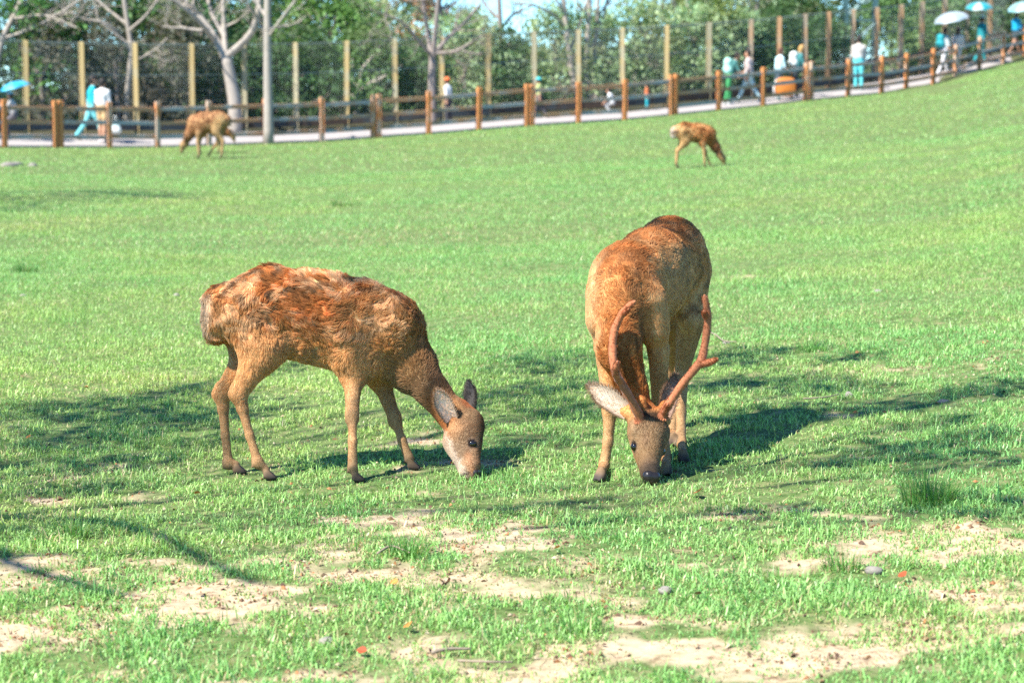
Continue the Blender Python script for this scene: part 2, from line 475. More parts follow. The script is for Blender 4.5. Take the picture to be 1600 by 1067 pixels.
# ------------------------------------------------------------------ grass
grass_mat = attr_mat('grass_blade', rough=0.42, trans=0.35, spec=0.45, ttint=(1.05, 1.1, 0.6))
GRASS_BASE = np.array([0.265, 0.485, 0.15])  # base green of the blades, varied per blade below
def blade_field(y0, y1, n, hgt, wid, rng, segs, thin=1.0):
    """random blades over the wedge the lawn shows between two depths"""
    yy = rng.uniform(y0 * y0 if y0 > 11 else y0, y1 * y1 if y0 > 11 else y1, n)
    if y0 > 11: yy = np.sqrt(yy)
    half = yy * 0.2222 + 0.9
    if y0 <= 11:
        keep = rng.random(n) < half / (y1 * 0.2222 + 0.9); yy = yy[keep]; half = half[keep]
    xx = rng.uniform(-1, 1, len(yy)) * half
    D, _ = fence_at(np.clip(CX + FPX * xx / yy, -400, 1900))
    ok = yy < D - 0.02
    xx, yy = xx[ok], yy[ok]
    p = np.column_stack([xx, yy])
    br = bare_at(xx, yy)
    clump = fbm(p, 5.0 if y0 < 11 else 1.6, 2, 41)
    tuf = fbm(p, 11, 2, 43); dens = 1.0 - sstep(0.07, 0.50, br * (1.7 - 1.75 * sstep(.34, .58, tuf)))
    dens = np.maximum(dens, 0.07) * np.where(yy < 14, 0.40 + 0.85 * sstep(.32, .62, clump), 1.0)
    if y1 == 15.0: dens = dens * sstep(15.0, 12.0, yy)          # the two bands fade into each other
    if y0 == 12.0: dens = dens * sstep(12.0, 14.5, yy)
    keep = rng.random(len(xx)) < dens
    xx, yy, br, clump = xx[keep], yy[keep], br[keep], clump[keep]
    p = np.column_stack([xx, yy]); n = len(xx)
    z = near_z(xx, yy) - 0.004
    h = hgt * rng.lognormal(0, 0.38, n) * (0.35 + 1.25 * clump) * (1 - 0.35 * np.clip(br * 2, 0, 1))
    w = wid * rng.uniform(0.7, 1.35, n)
    az = rng.uniform(0, 2 * math.pi, n); lean = np.abs(rng.normal(0.85, 0.42, n))
    d = np.column_stack([np.cos(az), np.sin(az), np.zeros(n)])
    fa = az + math.pi / 2 + rng.normal(0, .5, n)
    s = np.column_stack([np.cos(fa), np.sin(fa), np.zeros(n)])
    root = np.column_stack([xx, yy, z])
    up = np.array([0, 0, 1.0])
    mid = root + (up * np.cos(lean * .6)[:, None] + d * np.sin(lean * .6)[:, None]) * (h * 0.55)[:, None]
    tip = mid + (up * np.cos(lean * 1.7)[:, None] + d * np.sin(lean * 1.7)[:, None]) * (h * 0.5)[:, None]
    # colour of each blade
    big = fbm(p, 0.35, 3, 51); med = fbm(p, 1.7, 2, 53)
    c = np.tile(GRASS_BASE, (n, 1)) * rng.lognormal(-.03, 0.26 if y0 < 11 else 0.14, n)[:, None]
    yel = np.clip((big - 0.42) * 3.2, 0, 1)[:, None] * .8 + np.clip((med - .5) * 2.0, 0, 1)[:, None] * .5
    c = lerp(c, c * np.array([1.4, 1.06, 0.95]), yel)
    dk = np.clip((0.47 - med) * 2.5, 0, 1)[:, None]
    c = lerp(c, c * np.array([0.72, 0.9, 0.85]), dk)
    q = ghit(620, 372); och = np.exp(-(((xx - q[0]) / 1.5) ** 2 + ((yy - q[1]) / 1.3) ** 2))
    straw = rng.random(n) < ((0.085 if y0 < 11 else .06) + 0.14 * sstep(0.05, .25, br) + 0.12 * sstep(.58, .7, med) + 0.3 * och)
    c[straw] = np.array([0.52, 0.45, 0.24]) * rng.uniform(0.6, 1.25, straw.sum())[:, None]
    if segs == 2:
        V = np.stack([root - s * w[:, None] / 2, root + s * w[:, None] / 2, mid - s * w[:, None] * .42, mid + s * w[:, None] * .42, tip], 1).reshape(-1, 3)
        i = np.arange(n)[:, None] * 5
        return V, i + np.array([[0, 1, 3, 2]]), i + np.array([[2, 3, 4]]), np.repeat(c, 5, axis=0)
    tip = root + (up * np.cos(lean)[:, None] + d * np.sin(lean)[:, None]) * h[:, None]
    V = np.stack([root - s * w[:, None] / 2, root + s * w[:, None] / 2, tip], 1).reshape(-1, 3)
    i = np.arange(n)[:, None] * 3
    return V, None, i + np.array([[0, 1, 2]]), np.repeat(c, 3, axis=0)

rng = np.random.default_rng(4)
mb = MB()
for (a, bb, n, hg, wd, sg) in ((5.3, 8.2, 180000, 0.027, 0.0043, 2), (8.2, 15.0, 440000, 0.024, 0.0039, 2), (12.0, 22, 420000, 0.024, 0.0060, 1),
                               (22, 40, 330000, 0.030, 0.0085, 1), (40, 96, 330000, 0.038, 0.016, 1)):
    v, q, t, c = blade_field(a, bb, n, hg, wd, rng, sg)
    mb.add(v, q, t, c)
tag(mb.build('grass', grass_mat), 'short bright green grass covering the paddock', 'grass', kind='stuff')
# ------------------------------------------------------------------ front rail fence
post_mat = wood_mat('weathered_post', (0.55, 0.22, 0.07), (0.48, 0.36, 0.27), 0.58)
rail_mat = wood_mat('weathered_rail', (0.46, 0.25, 0.13), (0.37, 0.36, 0.34), 0.51)
POSTS = [-228, -149, -70, 10, 89, 97.5, 173, 248, 328, 417, 504, 584, 592.5, 670, 748, 823, 831, 903, 975, 1047, 1054, 1121, 1190, 1256.5, 1264.5,
         1322, 1374, 1412, 1454, 1488, 1525, 1562, 1595, 1626, 1656]
def on_fence(px, off=0.0):
    D, _ = fence_at(px); Y = D + off; X = (px - CX) / FPX * Y
    return np.array([X, Y, gz(X, Y)])
fc = on_fence(800)
rail_fence = tag(empty('rail_fence', fc), 'low timber rail fence of square posts and three rails along the paddock edge', 'fence')
rngf = random.Random(3)
pts = [on_fence(p) for p in POSTS]
proto = MB(); proto.box((0, 0, 0.56), (0.125, 0.125, 1.24), bev=0.012)
proto_me = proto.mesh('post', post_mat)
for i, p in enumerate(pts):
    o = link('post', proto_me, rail_fence)
    j = min(max(i, 1), len(pts) - 2); t = pts[j+1] - pts[j-1]
    o.location = p - fc + np.array([0, 0, rngf.uniform(-.02, .02)])
    o.rotation_euler = (rngf.uniform(-.012, .012), rngf.uniform(-.012, .012), math.atan2(t[1], t[0]) + rngf.uniform(-.05, .05))
for i in range(len(pts) - 1):
    a, b_ = pts[i], pts[i+1]
    if POSTS[i+1] - POSTS[i] < 15: continue
    for h in (0.27, 0.63, 0.99):
        p0 = a + [0, 0.02, h + rngf.uniform(-.015, .015)]; p1 = b_ + [0, 0.02, h + rngf.uniform(-.015, .015)]
        d = p1 - p0; L = np.linalg.norm(d); d /= L
        side = np.cross(d, [0, 0, 1.0]); side /= np.linalg.norm(side); up = np.cross(side, d)
        r = MB(); r.box((0, 0, 0), (0.06, 0.105, L + 0.04), bev=0.008)
        o = link('rail', r.mesh('rail', rail_mat), rail_fence)
        M = Matrix((side, up, d)).transposed().to_4x4(); M.translation = Vector((p0 + p1) / 2 - fc)
        o.matrix_local = M

# ------------------------------------------------------------------ tall wire fence behind the path
tall_mat = wood_mat('yellow_post', (0.43, 0.32, 0.14), (0.38, 0.34, 0.22), 0.5)
orange_mat = wood_mat('orange_post', (0.38, 0.22, 0.11), (0.30, 0.24, 0.17), 0.5)
wire_mat = plain('galvanised_wire', (0.26, 0.29, 0.25), 0.5, 0.2, 5, metallic=0.4)
board_mat = wood_mat('dark_board', (0.09, 0.055, 0.035), (0.07, 0.08, 0.08), 0.5)
TALL = [-215, -128, -41, 45, 133, 217, 303, 385, 465, 543, 619, 691, 763, 835, 903, 972, 1040, 1105, 1170, 1214, 1255, 1291, 1328, 1365, 1402, 1435, 1470, 1505, 1540, 1575, 1610]
TOFF = PATH_W + 1.1
fw = on_fence(800, TOFF)
mesh_fence = tag(empty('wire_mesh_fence', fw), 'tall wire mesh fence on yellow timber posts behind the visitor path', 'fence')
tp = [on_fence(p, TOFF) for p in TALL]
HT = 2.5
pm = {}
for nm, mt in (('y', tall_mat), ('o', orange_mat)):
    m_ = MB(); m_.box((0, 0, HT/2 - .1), (0.15, 0.13, HT + .2), bev=0.012); pm[nm] = m_.mesh('post', mt)
for i, p in enumerate(tp):
    o = link('post', pm['y' if TALL[i] < 1150 else 'o'], mesh_fence)
    o.location = p - fw; o.rotation_euler = (rngf.uniform(-.01, .01), rngf.uniform(-.01, .01), rngf.uniform(-.2, .2))
for i in range(len(tp) - 1):
    a, b_ = tp[i], tp[i+1]
    for h, th, mt, nm in ((HT - .03, 0.035, wire_mat, 'top_rail'), (1.62, 0.03, wire_mat, 'middle_rail'), (0.20, 0.20, board_mat, 'board'), (0.72, 0.09, board_mat, 'board')):
        off = -0.06 if nm == 'board' else 0.05
        p0 = a + [0, off, h]; p1 = b_ + [0, off, h]; d = p1 - p0; L = np.linalg.norm(d); d /= L
        side = np.cross(d, [0, 0, 1.0]); side /= np.linalg.norm(side); up = np.cross(side, d)
        r = MB(); r.box((0, 0, 0), (0.04, th, L), bev=0.006)
        o = link(nm, r.mesh(nm, mt), mesh_fence)
        M = Matrix((side, up, d)).transposed().to_4x4(); M.translation = Vector((p0 + p1) / 2 - fw); o.matrix_local = M
w = MB()
for i in range(len(tp) - 1):
    a, b_ = tp[i], tp[i+1]
    nn = max(4, int(np.linalg.norm(b_ - a) / 0.085))
    for j in range(nn):
        q = lerp(a, b_, (j + .5) / nn) - fw + [0, 0.02, 0]
        w.box(q + [0, 0, HT/2], (0.006, 0.006, HT - .05))
    for h in np.arange(0.3, HT - .1, 0.3):
        p0 = a - fw + [0, 0.03, h]; p1 = b_ - fw + [0, 0.03, h]
        w.tube([p0, p1], [0.0035, 0.0035], 4, cap=False)
o = w.build('wire_mesh', wire_mat, mesh_fence); o['kind'] = 'stuff'

# ------------------------------------------------------------------ steel lattice frame among the trees at the right
steel_mat = plain('painted_steel', (0.06, 0.13, 0.14), 0.5, 0.2, 4, metallic=0.2)
Yp = fence_at(1345)[0] + 5.2
base = np.array([*P(1343, 100, Yp)[:2], 0]); base[2] = gz(base[0], base[1]) - .05
tw = tag(empty('steel_frame', base), 'dark blue steel lattice mast standing behind the person in grey', 'mast')
hw = 0.5
for sx in (-1, 1):
    for sy in (-1, 1):
        m_ = MB(); m_.box((sx*hw, sy*hw*.6, 2.6), (0.11, 0.11, 5.2), bev=.006); m_.build('upright', steel_mat, tw)
for z in (1.0, 2.1, 3.2, 4.3):
    for sy in (-1, 1):
        m_ = MB(); m_.box((0, sy*hw*.6 - sy*.002, z), (2*hw - .11, 0.07, 0.07)); m_.build('crossbar', steel_mat, tw)
        m_ = MB(); m_.tube([(-hw, sy*hw*.6, z - 1.0), (hw, sy*hw*.6, z - .05)], [.03, .03], 5); m_.build('brace', steel_mat, tw)
m_ = MB(); an = np.linspace(math.pi, 2*math.pi, 14)
m_.tube([(0.02 + .34*math.cos(a), -.36, 3.05 + .40*math.sin(a)) for a in an], [.035]*14, 6); m_.build('curved_brace', steel_mat, tw)
# ------------------------------------------------------------------ trees
bark_pale = plain('pale_bark', (0.32, 0.28, 0.24), 0.85, 0.3, 5, 0.4)
bark_grey = plain('grey_bark', (0.24, 0.20, 0.18), 0.9, 0.3, 5, 0.4)
leaf_mat = attr_mat('leaves', rough=0.5, trans=0.35, spec=0.3, ttint=(1.1, 1.15, 0.55))

def rdir(r):
    v = r.normal(size=3); return v / np.linalg.norm(v)

def limb(start, d, L, r0, r1, r, bend=0.25, up=0.05, n=7):
    pts = [np.array(start, float)]; d = np.array(d, float) / np.linalg.norm(d)
    for i in range(n):
        d = d + r.normal(size=3) * bend * 0.4 + np.array([0, 0, up]); d /= np.linalg.norm(d)
        pts.append(pts[-1] + d * L / n)
    return np.array(pts), np.linspace(r0, r1, n + 1)

def branch_out(mb, pts, rad, depth, r, spread=0.8, ratio=0.62, every=(2, 3), tips=None, minr=0.004, up=0.06):
    """side shoots along a limb, recursively"""
    n = len(pts)
    L = np.sum(np.linalg.norm(np.diff(pts, axis=0), axis=1))
    if tips is not None: tips.append(pts[-1])
    if depth <= 0: return
    cnt = r.integers(every[0], every[1] + 1)
    for i in range(cnt):
        f = r.uniform(0.3, 0.98); k = min(int(f * (n - 1)), n - 2); p = lerp(pts[k], pts[k+1], f * (n - 1) - k)
        t = pts[k+1] - pts[k]; t /= np.linalg.norm(t)
        d = t * (1 - spread * .5) + rdir(r) * spread; rr = max(minr, rad[k] * r.uniform(.4, .62))
        q, qr = limb(p, d, L * ratio * r.uniform(.6, 1.1), rr, max(minr * .6, rr * .35), r, 0.35, up, 5)
        mb.tube(q, qr, 5 if rr > .02 else 4, cap=False)
        branch_out(mb, q, qr, depth - 1, r, spread, ratio, every, tips, minr, up)

def leaf_quads(centres, size, r, base, var=0.25, up=0.3):
    """many small folded leaf faces; returns verts, tris, colours"""
    n = len(centres)
    a = r.normal(size=(n, 3)); a /= np.linalg.norm(a, axis=1)[:, None]
    nb = r.normal(size=(n, 3)) + np.array([0, 0, up]); b = np.cross(a, nb); b /= np.linalg.norm(b, axis=1)[:, None] + 1e-9
    s = size * r.uniform(.6, 1.4, n)[:, None]
    c = np.cross(a, b)
    V = np.stack([centres - a*s*.5, centres + b*s*.32 + c*s*.08, centres + a*s*.5, centres - b*s*.32 + c*s*.08], 1).reshape(-1, 3)
    i = np.arange(n)[:, None] * 4
    T = np.concatenate([i + np.array([[0, 1, 2]]), i + np.array([[0, 2, 3]])])
    col = np.asarray(base, float) * r.uniform(1 - var, 1 + var, (n, 1))
    return V, T, np.repeat(col, 4, axis=0)

def crown_points(clumps, n, r, fill=0.5):
    """points in a set of ellipsoid clumps (centre, radii), denser at the surface"""
    vol = np.array([c[1][0]*c[1][1]*c[1][2] for c in clumps]) ** .75
    idx = r.choice(len(clumps), n, p=vol/vol.sum())
    d = r.normal(size=(n, 3)); d /= np.linalg.norm(d, axis=1)[:, None]
    rad = r.uniform(fill, 1.05, n) ** .7
    C = np.array([c[0] for c in clumps]); R = np.array([c[1] for c in clumps])
    return C[idx] + d * rad[:, None] * R[idx], idx

def leafy_mesh(seed, H, W, low, nclump, nleaf, size, base, bark, shade=0.3):
    """prototype of a leafy tree or shrub: trunk mesh and crown mesh around the origin"""
    r = np.random.default_rng(seed)
    tr = MB(); cl = []
    for k in range(nclump):
        z = r.uniform(low, H); f = math.sin(math.pi * np.clip((z - low) / (H - low) * .8 + .15, 0, 1))
        a = r.uniform(0, 2*math.pi); rad = W * f * r.uniform(.25, .85)
        c = np.array([rad*math.cos(a), rad*math.sin(a), z]); s = W * r.uniform(.26, .5)
        cl.append((c, (s, s, s * r.uniform(.55, .85))))
    main, mr = limb((0, 0, -.1), (0, 0, 1), H * .75, 0.05 + H*.018, 0.03, r, .12, .1, 8)
    tr.tube(main, mr, 8)
    for c, s in cl[:min(nclump, 14)]:
        k = int(np.clip(np.argmin(np.linalg.norm(main - c, axis=1)) - 2, 1, 7))
        mid = lerp(main[k], c, .5) + r.normal(size=3)*.12
        tr.tube(smooth_path([main[k], mid, c], 5), np.linspace(mr[k]*.5, .012, 5), 5, cap=False)
    pts, idx = crown_points(cl, nleaf, r, .35)
    pts[:, 2] = np.maximum(pts[:, 2], .03)
    tone = r.uniform(1 - shade, 1 + shade, len(cl))
    base = np.asarray(base, float)
    V, T, C = leaf_quads(pts, size, r, base)
    hue = r.uniform(-.12, .22, len(cl))
    C = C * np.repeat(tone[idx], 4)[:, None] * np.column_stack([1 + np.repeat(hue[idx], 4), np.ones(len(C)), np.ones(len(C))])
    m1 = tr.mesh('trunk', bark, True)
    m2 = np_mesh('crown', V, T, leaf_mat, False, C)
    return m1, m2

KIND = {
 'dark':  [leafy_mesh(11, 6.0, 2.3, 0.4, 34, 7000, .17, (0.07, 0.16, 0.055), bark_grey), leafy_mesh(12, 6.6, 2.0, 0.3, 34, 7000, .17, (0.065, 0.15, 0.07), bark_grey)],
 'green': [leafy_mesh(21, 5.4, 2.4, 0.5, 34, 7000, .16, (0.12, 0.27, 0.07), bark_grey), leafy_mesh(22, 4.8, 2.2, 0.3, 30, 6500, .15, (0.14, 0.29, 0.08), bark_grey)],
 'olive': [leafy_mesh(31, 5.0, 2.2, 0.2, 30, 6000, .15, (0.22, 0.29, 0.09), bark_grey), leafy_mesh(32, 4.2, 2.0, 0.2, 28, 5600, .14, (0.25, 0.30, 0.11), bark_grey)],
 'shrub': [leafy_mesh(41, 2.4, 1.6, 0.05, 26, 5200, .12, (0.15, 0.27, 0.10), bark_grey), leafy_mesh(42, 2.0, 1.7, 0.02, 26, 5000, .12, (0.085, 0.17, 0.065), bark_grey)],
 'rust':  [leafy_mesh(51, 7.5, 1.7, 1.2, 30, 4200, .16, (0.36, 0.20, 0.10), bark_grey)],
 'pale':  [leafy_mesh(71, 4.4, 2.2, 0.3, 26, 3600, .13, (0.32, 0.41, 0.23), bark_grey), leafy_mesh(72, 2.4, 1.7, 0.05, 24, 3600, .11, (0.28, 0.39, 0.21), bark_grey)],  # haze over the middle background put into the leaf colour
 'brush': [leafy_mesh(61, 2.5, 1.6, 0.05, 20, 2600, .12, (0.15, 0.155, 0.115), bark_grey)],
}
def plant(name, kind, px, off, scale, label, cat, group, v=0, rz=0.0, sz=1.0):
    D, _ = fence_at(np.clip(px, -400, 1900)); Y = D + off; X = (px - CX) / FPX * Y
    e_ = tag(empty(name, (X, Y, gz(X, Y) - .05), rz), label, cat, group)
    e_.scale = (scale, scale, scale * sz)
    a, b_ = KIND[kind][v % len(KIND[kind])]
    link('trunk', a, e_); link('crown', b_, e_)
    return e_
G1 = 'leafy trees behind the wire mesh fence'; G2 = 'shrubs along the wire mesh fence'
# (name, kind, pixel column, metres behind the rail fence, scale, variant, rot, zscale, label)
for t in [
 ('evergreen_tree','dark',-150,9.5,1.0,0,0.3,1.0,'dark evergreen tree reaching in from beyond the left edge behind the fence'),
 ('leafy_tree','green',28,9.0,.95,0,1.1,1.05,'broad mid green tree behind the fence in the top left corner'),
 ('evergreen_tree','dark',150,10.5,1.05,1,2.0,1.0,'dark evergreen tree behind the fence above the two walkers at left'),
 ('evergreen_tree','dark',255,9.5,1.0,0,3.3,1.0,'dark evergreen tree behind the fence left of the forked pale tree'),
 ('evergreen_tree','dark',345,12.0,1.05,1,4.0,1.0,'dark evergreen tree directly behind the forked pale tree'),
 ('leafy_tree','green',500,9.0,.92,1,0.5,1.08,'rounded fresh green tree behind the fence right of the slim pale trunk'),
 ('leafy_tree','pale',590,11.0,.95,0,2.6,.92,'smaller fresh green tree behind the fence at the left of centre'),
 ('leafy_tree','green',430,13.0,1.0,0,5.0,1.0,'green tree filling the gap behind the slim pale trunk'),
 ('rusty_tree','rust',690,24.0,.95,0,1.0,1.0,'slender tree with rusty brown leaves rising far behind the fence'),
 ('leafy_tree','pale',745,13.0,.80,0,1.0,.9,'low olive tree behind the fence just left of the open sky'),
 ('leafy_tree','olive',1085,8.0,.72,0,.4,1.12,'light olive tree with a slender shape right of the open sky'),
 ('leafy_tree','pale',1160,9.5,1.05,0,2.2,1.0,'grey green tree behind the person with the mint backpack'),
 ('evergreen_tree','dark',1235,10.0,.72,0,1.2,.9,'dark tree behind the pair beside the orange case'),
 ('leafy_tree','olive',1440,12.0,.85,1,1.4,1.05,'yellow olive tree right of the steel mast'),
 ('leafy_tree','olive',1530,10.5,1.0,0,2.9,1.05,'yellow olive tree behind the three umbrellas'),
 ('leafy_tree','olive',1620,9.0,1.0,1,4.2,1.05,'yellow olive tree at the right edge behind the umbrellas'),
 ('evergreen_tree','dark',1580,8.0,.55,1,0.2,.9,'small dark tree in the shade behind the umbrellas'),
 ]:
    plant(t[0], t[1], t[2], t[3], t[4], t[8], 'tree', G1, t[5], t[6], t[7])
sh = [(-60,'shrub',1,'dark shrub behind the wire fence at the far left edge'),(70,'brush',0,'thin brown brush behind the wire fence right of the blue parasol'),
 (190,'brush',0,'thin brown brush behind the wire fence right of the two walkers'),(300,'brush',0,'thin brown brush behind the wire fence above the grazing deer pair'),
 (400,'shrub',1,'dark shrub behind the wire fence at the slim pale trunk'),(480,'shrub',1,'dark shrub behind the wire fence under the fresh green tree'),
 (570,'shrub',0,'green shrub behind the wire fence with pale twigs beside it'),(645,'shrub',1,'dark shrub behind the wire fence left of the dark forked trunk'),
 (725,'pale',1,'green shrub behind the wire fence right of the dark forked trunk'),(800,'shrub',1,'dark green shrub behind the wire fence left of the child in the teal hat'),
 (870,'pale',1,'green shrub behind the wire fence right of the child in the teal hat'),(945,'pale',1,'shaded shrub behind the pale many stemmed tree'),
 (1010,'pale',1,'pale green shrub behind the wire fence beside the toddler in teal'),(1080,'pale',1,'pale green shrub left of the person with the mint backpack'),
 (1140,'pale',1,'green shrub behind the person with the mint backpack'),(1205,'shrub',1,'dark shrub behind the pair beside the orange case'),
 (1290,'shrub',1,'dark shrub left of the steel mast'),(1390,'shrub',0,'green shrub right of the steel mast'),(1450,'shrub',0,'green shrub left of the grey umbrella'),
 (1545,'shrub',1,'dark shrub under the teal umbrella'),(1640,'shrub',1,'dark shrub beyond the right edge of the path')]
for i, (px, kd, v, lb) in enumerate(sh):
    plant('shrub', kd, px, 6.6 + (i * 37 % 10) * .12, 1.0 + (i * 53 % 7) * .03, lb, 'shrub', G2, v, i * 1.3, 1.12 if kd != 'shrub' or v else 1.0)

# ---- bare trees with hand placed limbs (pixels at a given depth)
def bare_tree(name, Y, trunk, limbs, label, bark, seed, twigs=2, group='bare pale trees', leafcol=None, ratio=.55, every=(3, 5), size=.07, nleaf=5, keep=1.0):
    r = np.random.default_rng(seed)
    b0 = P(trunk[0][0], trunk[0][1], Y); b0[2] = gz(b0[0], b0[1]) - .05
    e_ = tag(empty(name, b0), label, 'tree', group)
    ppm = FPX / Y
    def path3(pp, dy=0):
        out = []; 
        for i, q in enumerate(pp):
            dd = (q[3] if len(q) > 3 else 0.0)
            out.append(P(q[0], q[1], Y + dd) - b0)
        return np.array(out), np.array([q[2] / ppm for q in pp])
    tm = MB(); p, rr = path3(trunk); p[0] = (0, 0, 0)
    pp = smooth_path(p, 14); tm.tube(pp, np.interp(np.linspace(0, 1, 14), np.linspace(0, 1, len(rr)), rr), 10)
    tm.build('trunk', bark, e_, True)
    cm = MB(); tips = []
    for lb in limbs:
        p, rr = path3(lb); n = 4 * len(lb)
        pp = smooth_path(p, n); rd = np.interp(np.linspace(0, 1, n), np.linspace(0, 1, len(rr)), rr)
        cm.tube(pp, rd, 7, cap=False)
        branch_out(cm, pp, rd, twigs, r, .85, ratio, every, tips, .005)
    cm.build('branches', bark, e_, True)
    if leafcol is not None and tips:
        T_ = np.array(tips); k = np.repeat(T_, nleaf, axis=0) + r.normal(size=(len(T_)*nleaf, 3)) * .13
        V, T, C = leaf_quads(k, size, r, leafcol)
        link('crown', np_mesh('crown', V, T, leaf_mat, False, C), e_)
    return e_
Yt = fence_at(365)[0] + PATH_W + .6
bare_tree('bare_tree', Yt, [(367,214,11.5),(367,165,10.5),(361,128,9.5),(354,92,9)], [
  [(354,94,7.5),(336,60,6.5,.2),(310,25,5.5,.4),(283,-2,5,.5),(262,-40,4,.6)],
  [(336,66,5,.2),(316,40,4,-.4),(296,20,3.2,-.7),(255,-12,2.5,-1)],
  [(353,90,6.5),(388,58,5.5,-.2),(401,28,4.5,-.3),(406,-5,4,-.3),(412,-45,3,-.2)],
  [(352,84,5),(350,50,4.2,.3),(349,10,3.6,.5),(352,-30,2.6,.5)],
  [(352,60,4,.2),(330,20,3.2,.7),(322,-25,2.6,1)]],
  'pale tree with a thick trunk forking low, behind the rail fence at left', bark_pale, 5, 3, leafcol=(0.16,0.19,0.07), nleaf=2)
Y2 = fence_at(419)[0] - .35
bare_tree('bare_tree', Y2, [(420,224,8.5),(419,150,7.2),(418,80,6.2),(418,20,5.6),(419,-60,5)], [
  [(418,30,3),(400,4,2.4,.3),(380,-20,2,.4)],[(418,60,2.5),(440,30,2.2,-.3),(462,0,1.8,-.3)],[(418,10,2.6),(432,-20,2,.2),(450,-50,1.6,.4)]],
  'slim straight pale trunk standing in front of the rail fence', bark_pale, 6, 2, leafcol=(0.16,0.19,0.07), nleaf=2)
Y3 = fence_at(677)[0] + PATH_W + .5
bare_tree('bare_tree', Y3, [(676,206,7),(675,160,6.5),(675,120,6.2),(676,95,6)], [
  [(675,98,4),(668,50,3.3,.3),(660,0,2.6,.5),(655,-40,2,.6)],[(676,96,4.5),(681,40,3.6,-.2),(686,-10,3,-.3),(690,-50,2,-.4)],
  [(677,86,3.4),(700,60,3,.4),(726,35,2.4,.7),(752,5,1.8,1)],[(676,90,3),(650,60,2.4,-.5),(628,35,2,-.8),(600,22,1.4,-1)],[(678,84,2.6),(712,80,2.4,-.6),(738,66,1.8,-.9)]],
  'dark forked trunk with fine twigs near the centre of the fence', bark_grey, 7, 3, leafcol=(0.22,0.22,0.12), nleaf=2, size=.06)
Y4 = fence_at(925)[0] + PATH_W + 2.4
bare_tree('bare_tree', Y4, [(912,196,6),(902,150,5.6),(893,110,5.2),(887,60,4.8),(880,0,4.2),(876,-50,3.5)], [
  [(890,80,3),(905,40,2.6,.3),(918,0,2.2,.5),(925,-40,1.8,.6)],[(885,45,2.6),(862,22,2.2,-.3),(830,8,1.8,-.5),(800,5,1.4,-.6)],[(884,30,2.4),(872,5,2,-.2),(862,-25,1.6,-.2)]],
  'leftmost pale leaning stem in front of the shrubs right of centre', bark_pale, 8, 2, leafcol=(0.25,0.24,0.14), nleaf=2, size=.06)
bare_tree('bare_tree', Y4 + .4, [(926,196,5.5),(921,150,5),(914,110,4.6),(918,60,4.2),(921,0,3.6),(922,-50,3)], [
  [(916,90,2.6),(932,55,2.2,.3),(945,20,1.8,.4),(950,-20,1.5,.5)],[(920,40,2.2),(905,10,1.8,-.3),(895,-20,1.5,-.3)]],
  'middle one of the pale stems right of centre', bark_pale, 9, 2, leafcol=(0.25,0.24,0.14), nleaf=2, size=.06)
bare_tree('bare_tree', Y4 + .9, [(932,196,4.6),(930,150,4.2),(928,100,3.8),(932,50,3.4),(935,-5,3),(936,-50,2.6)], [
  [(930,80,2.2),(950,60,2,.3),(985,80,1.8,.4),(1010,100,1.5,.5)],[(932,30,2),(950,5,1.7,.2),(965,-25,1.4,.2)]],
  'rightmost one of the pale stems right of centre', bark_pale, 10, 2, leafcol=(0.25,0.24,0.14), nleaf=2, size=.06)
bare_tree('bare_tree', fence_at(1085)[0] + 7.2, [(1096,170,4.5),(1090,110,4),(1082,70,3.6),(1076,20,3.2),(1070,-30,2.6)], [
  [(1084,80,2.6),(1098,40,2.2,.3),(1104,0,1.8,.4)],[(1080,50,2.4),(1060,20,2,-.3),(1046,-10,1.6,-.4)],[(1078,40,2.2),(1040,30,1.8,.5),(1005,14,1.5,.8),(985,-10,1.2,1)]],
  'grey bare tree among light leaves left of the person with the mint backpack', bark_pale, 12, 2, leafcol=(0.20,0.26,0.08), nleaf=4, size=.09)
bare_tree('bare_tree', fence_at(1010)[0] + 9.5, [(1022,170,4),(1018,100,3.6),(1010,60,3.2),(1004,10,2.8),(1000,-30,2.4)], [
  [(1012,70,2.4),(990,30,2,.3),(975,-5,1.7,.4)],[(1008,45,2.2),(1030,15,1.8,-.3),(1045,-20,1.5,-.4)]],
  'thin bare tree behind the fence below the right end of the open sky', bark_grey, 13, 2, leafcol=(0.20,0.26,0.08), nleaf=4, size=.09)
bare_tree('bare_tree', fence_at(60)[0] + 7.4, [(-14,205,6),(-8,120,5.5),(5,60,5),(30,10,4.2),(45,-40,3.5)], [
  [(8,60,3),(50,45,2.6,-.4),(95,20,2.2,-.8),(140,-10,1.8,-1)],[(20,30,2.6),(70,25,2.2,-.6),(120,44,1.6,-1)],[(28,14,2.6),(60,-5,2,.4),(100,-20,1.8,.8)]],
  'bare tree at the left edge with pale twigs over the fence', bark_pale, 14, 3, leafcol=(0.16,0.19,0.07), nleaf=1)
bare_tree('bare_tree', fence_at(160)[0] + 6.9, [(196,205,5),(200,140,4.6),(205,80,4.2),(198,30,3.6),(190,-30,3)], [
  [(204,80,2.8),(170,40,2.4,-.4),(130,30,2,-.6),(95,12,1.6,-.8)],[(200,50,2.6),(228,25,2.2,-.3),(250,-5,1.8,-.4)],[(200,40,2.6),(160,8,2.2,.4),(135,-20,1.8,.6)],[(203,100,2.2),(240,80,1.8,-.4),(262,60,1.5,-.6)]],
  'bare tree with arching pale branches above the two walkers at left', bark_pale, 15, 3, leafcol=(0.16,0.19,0.07), nleaf=1)
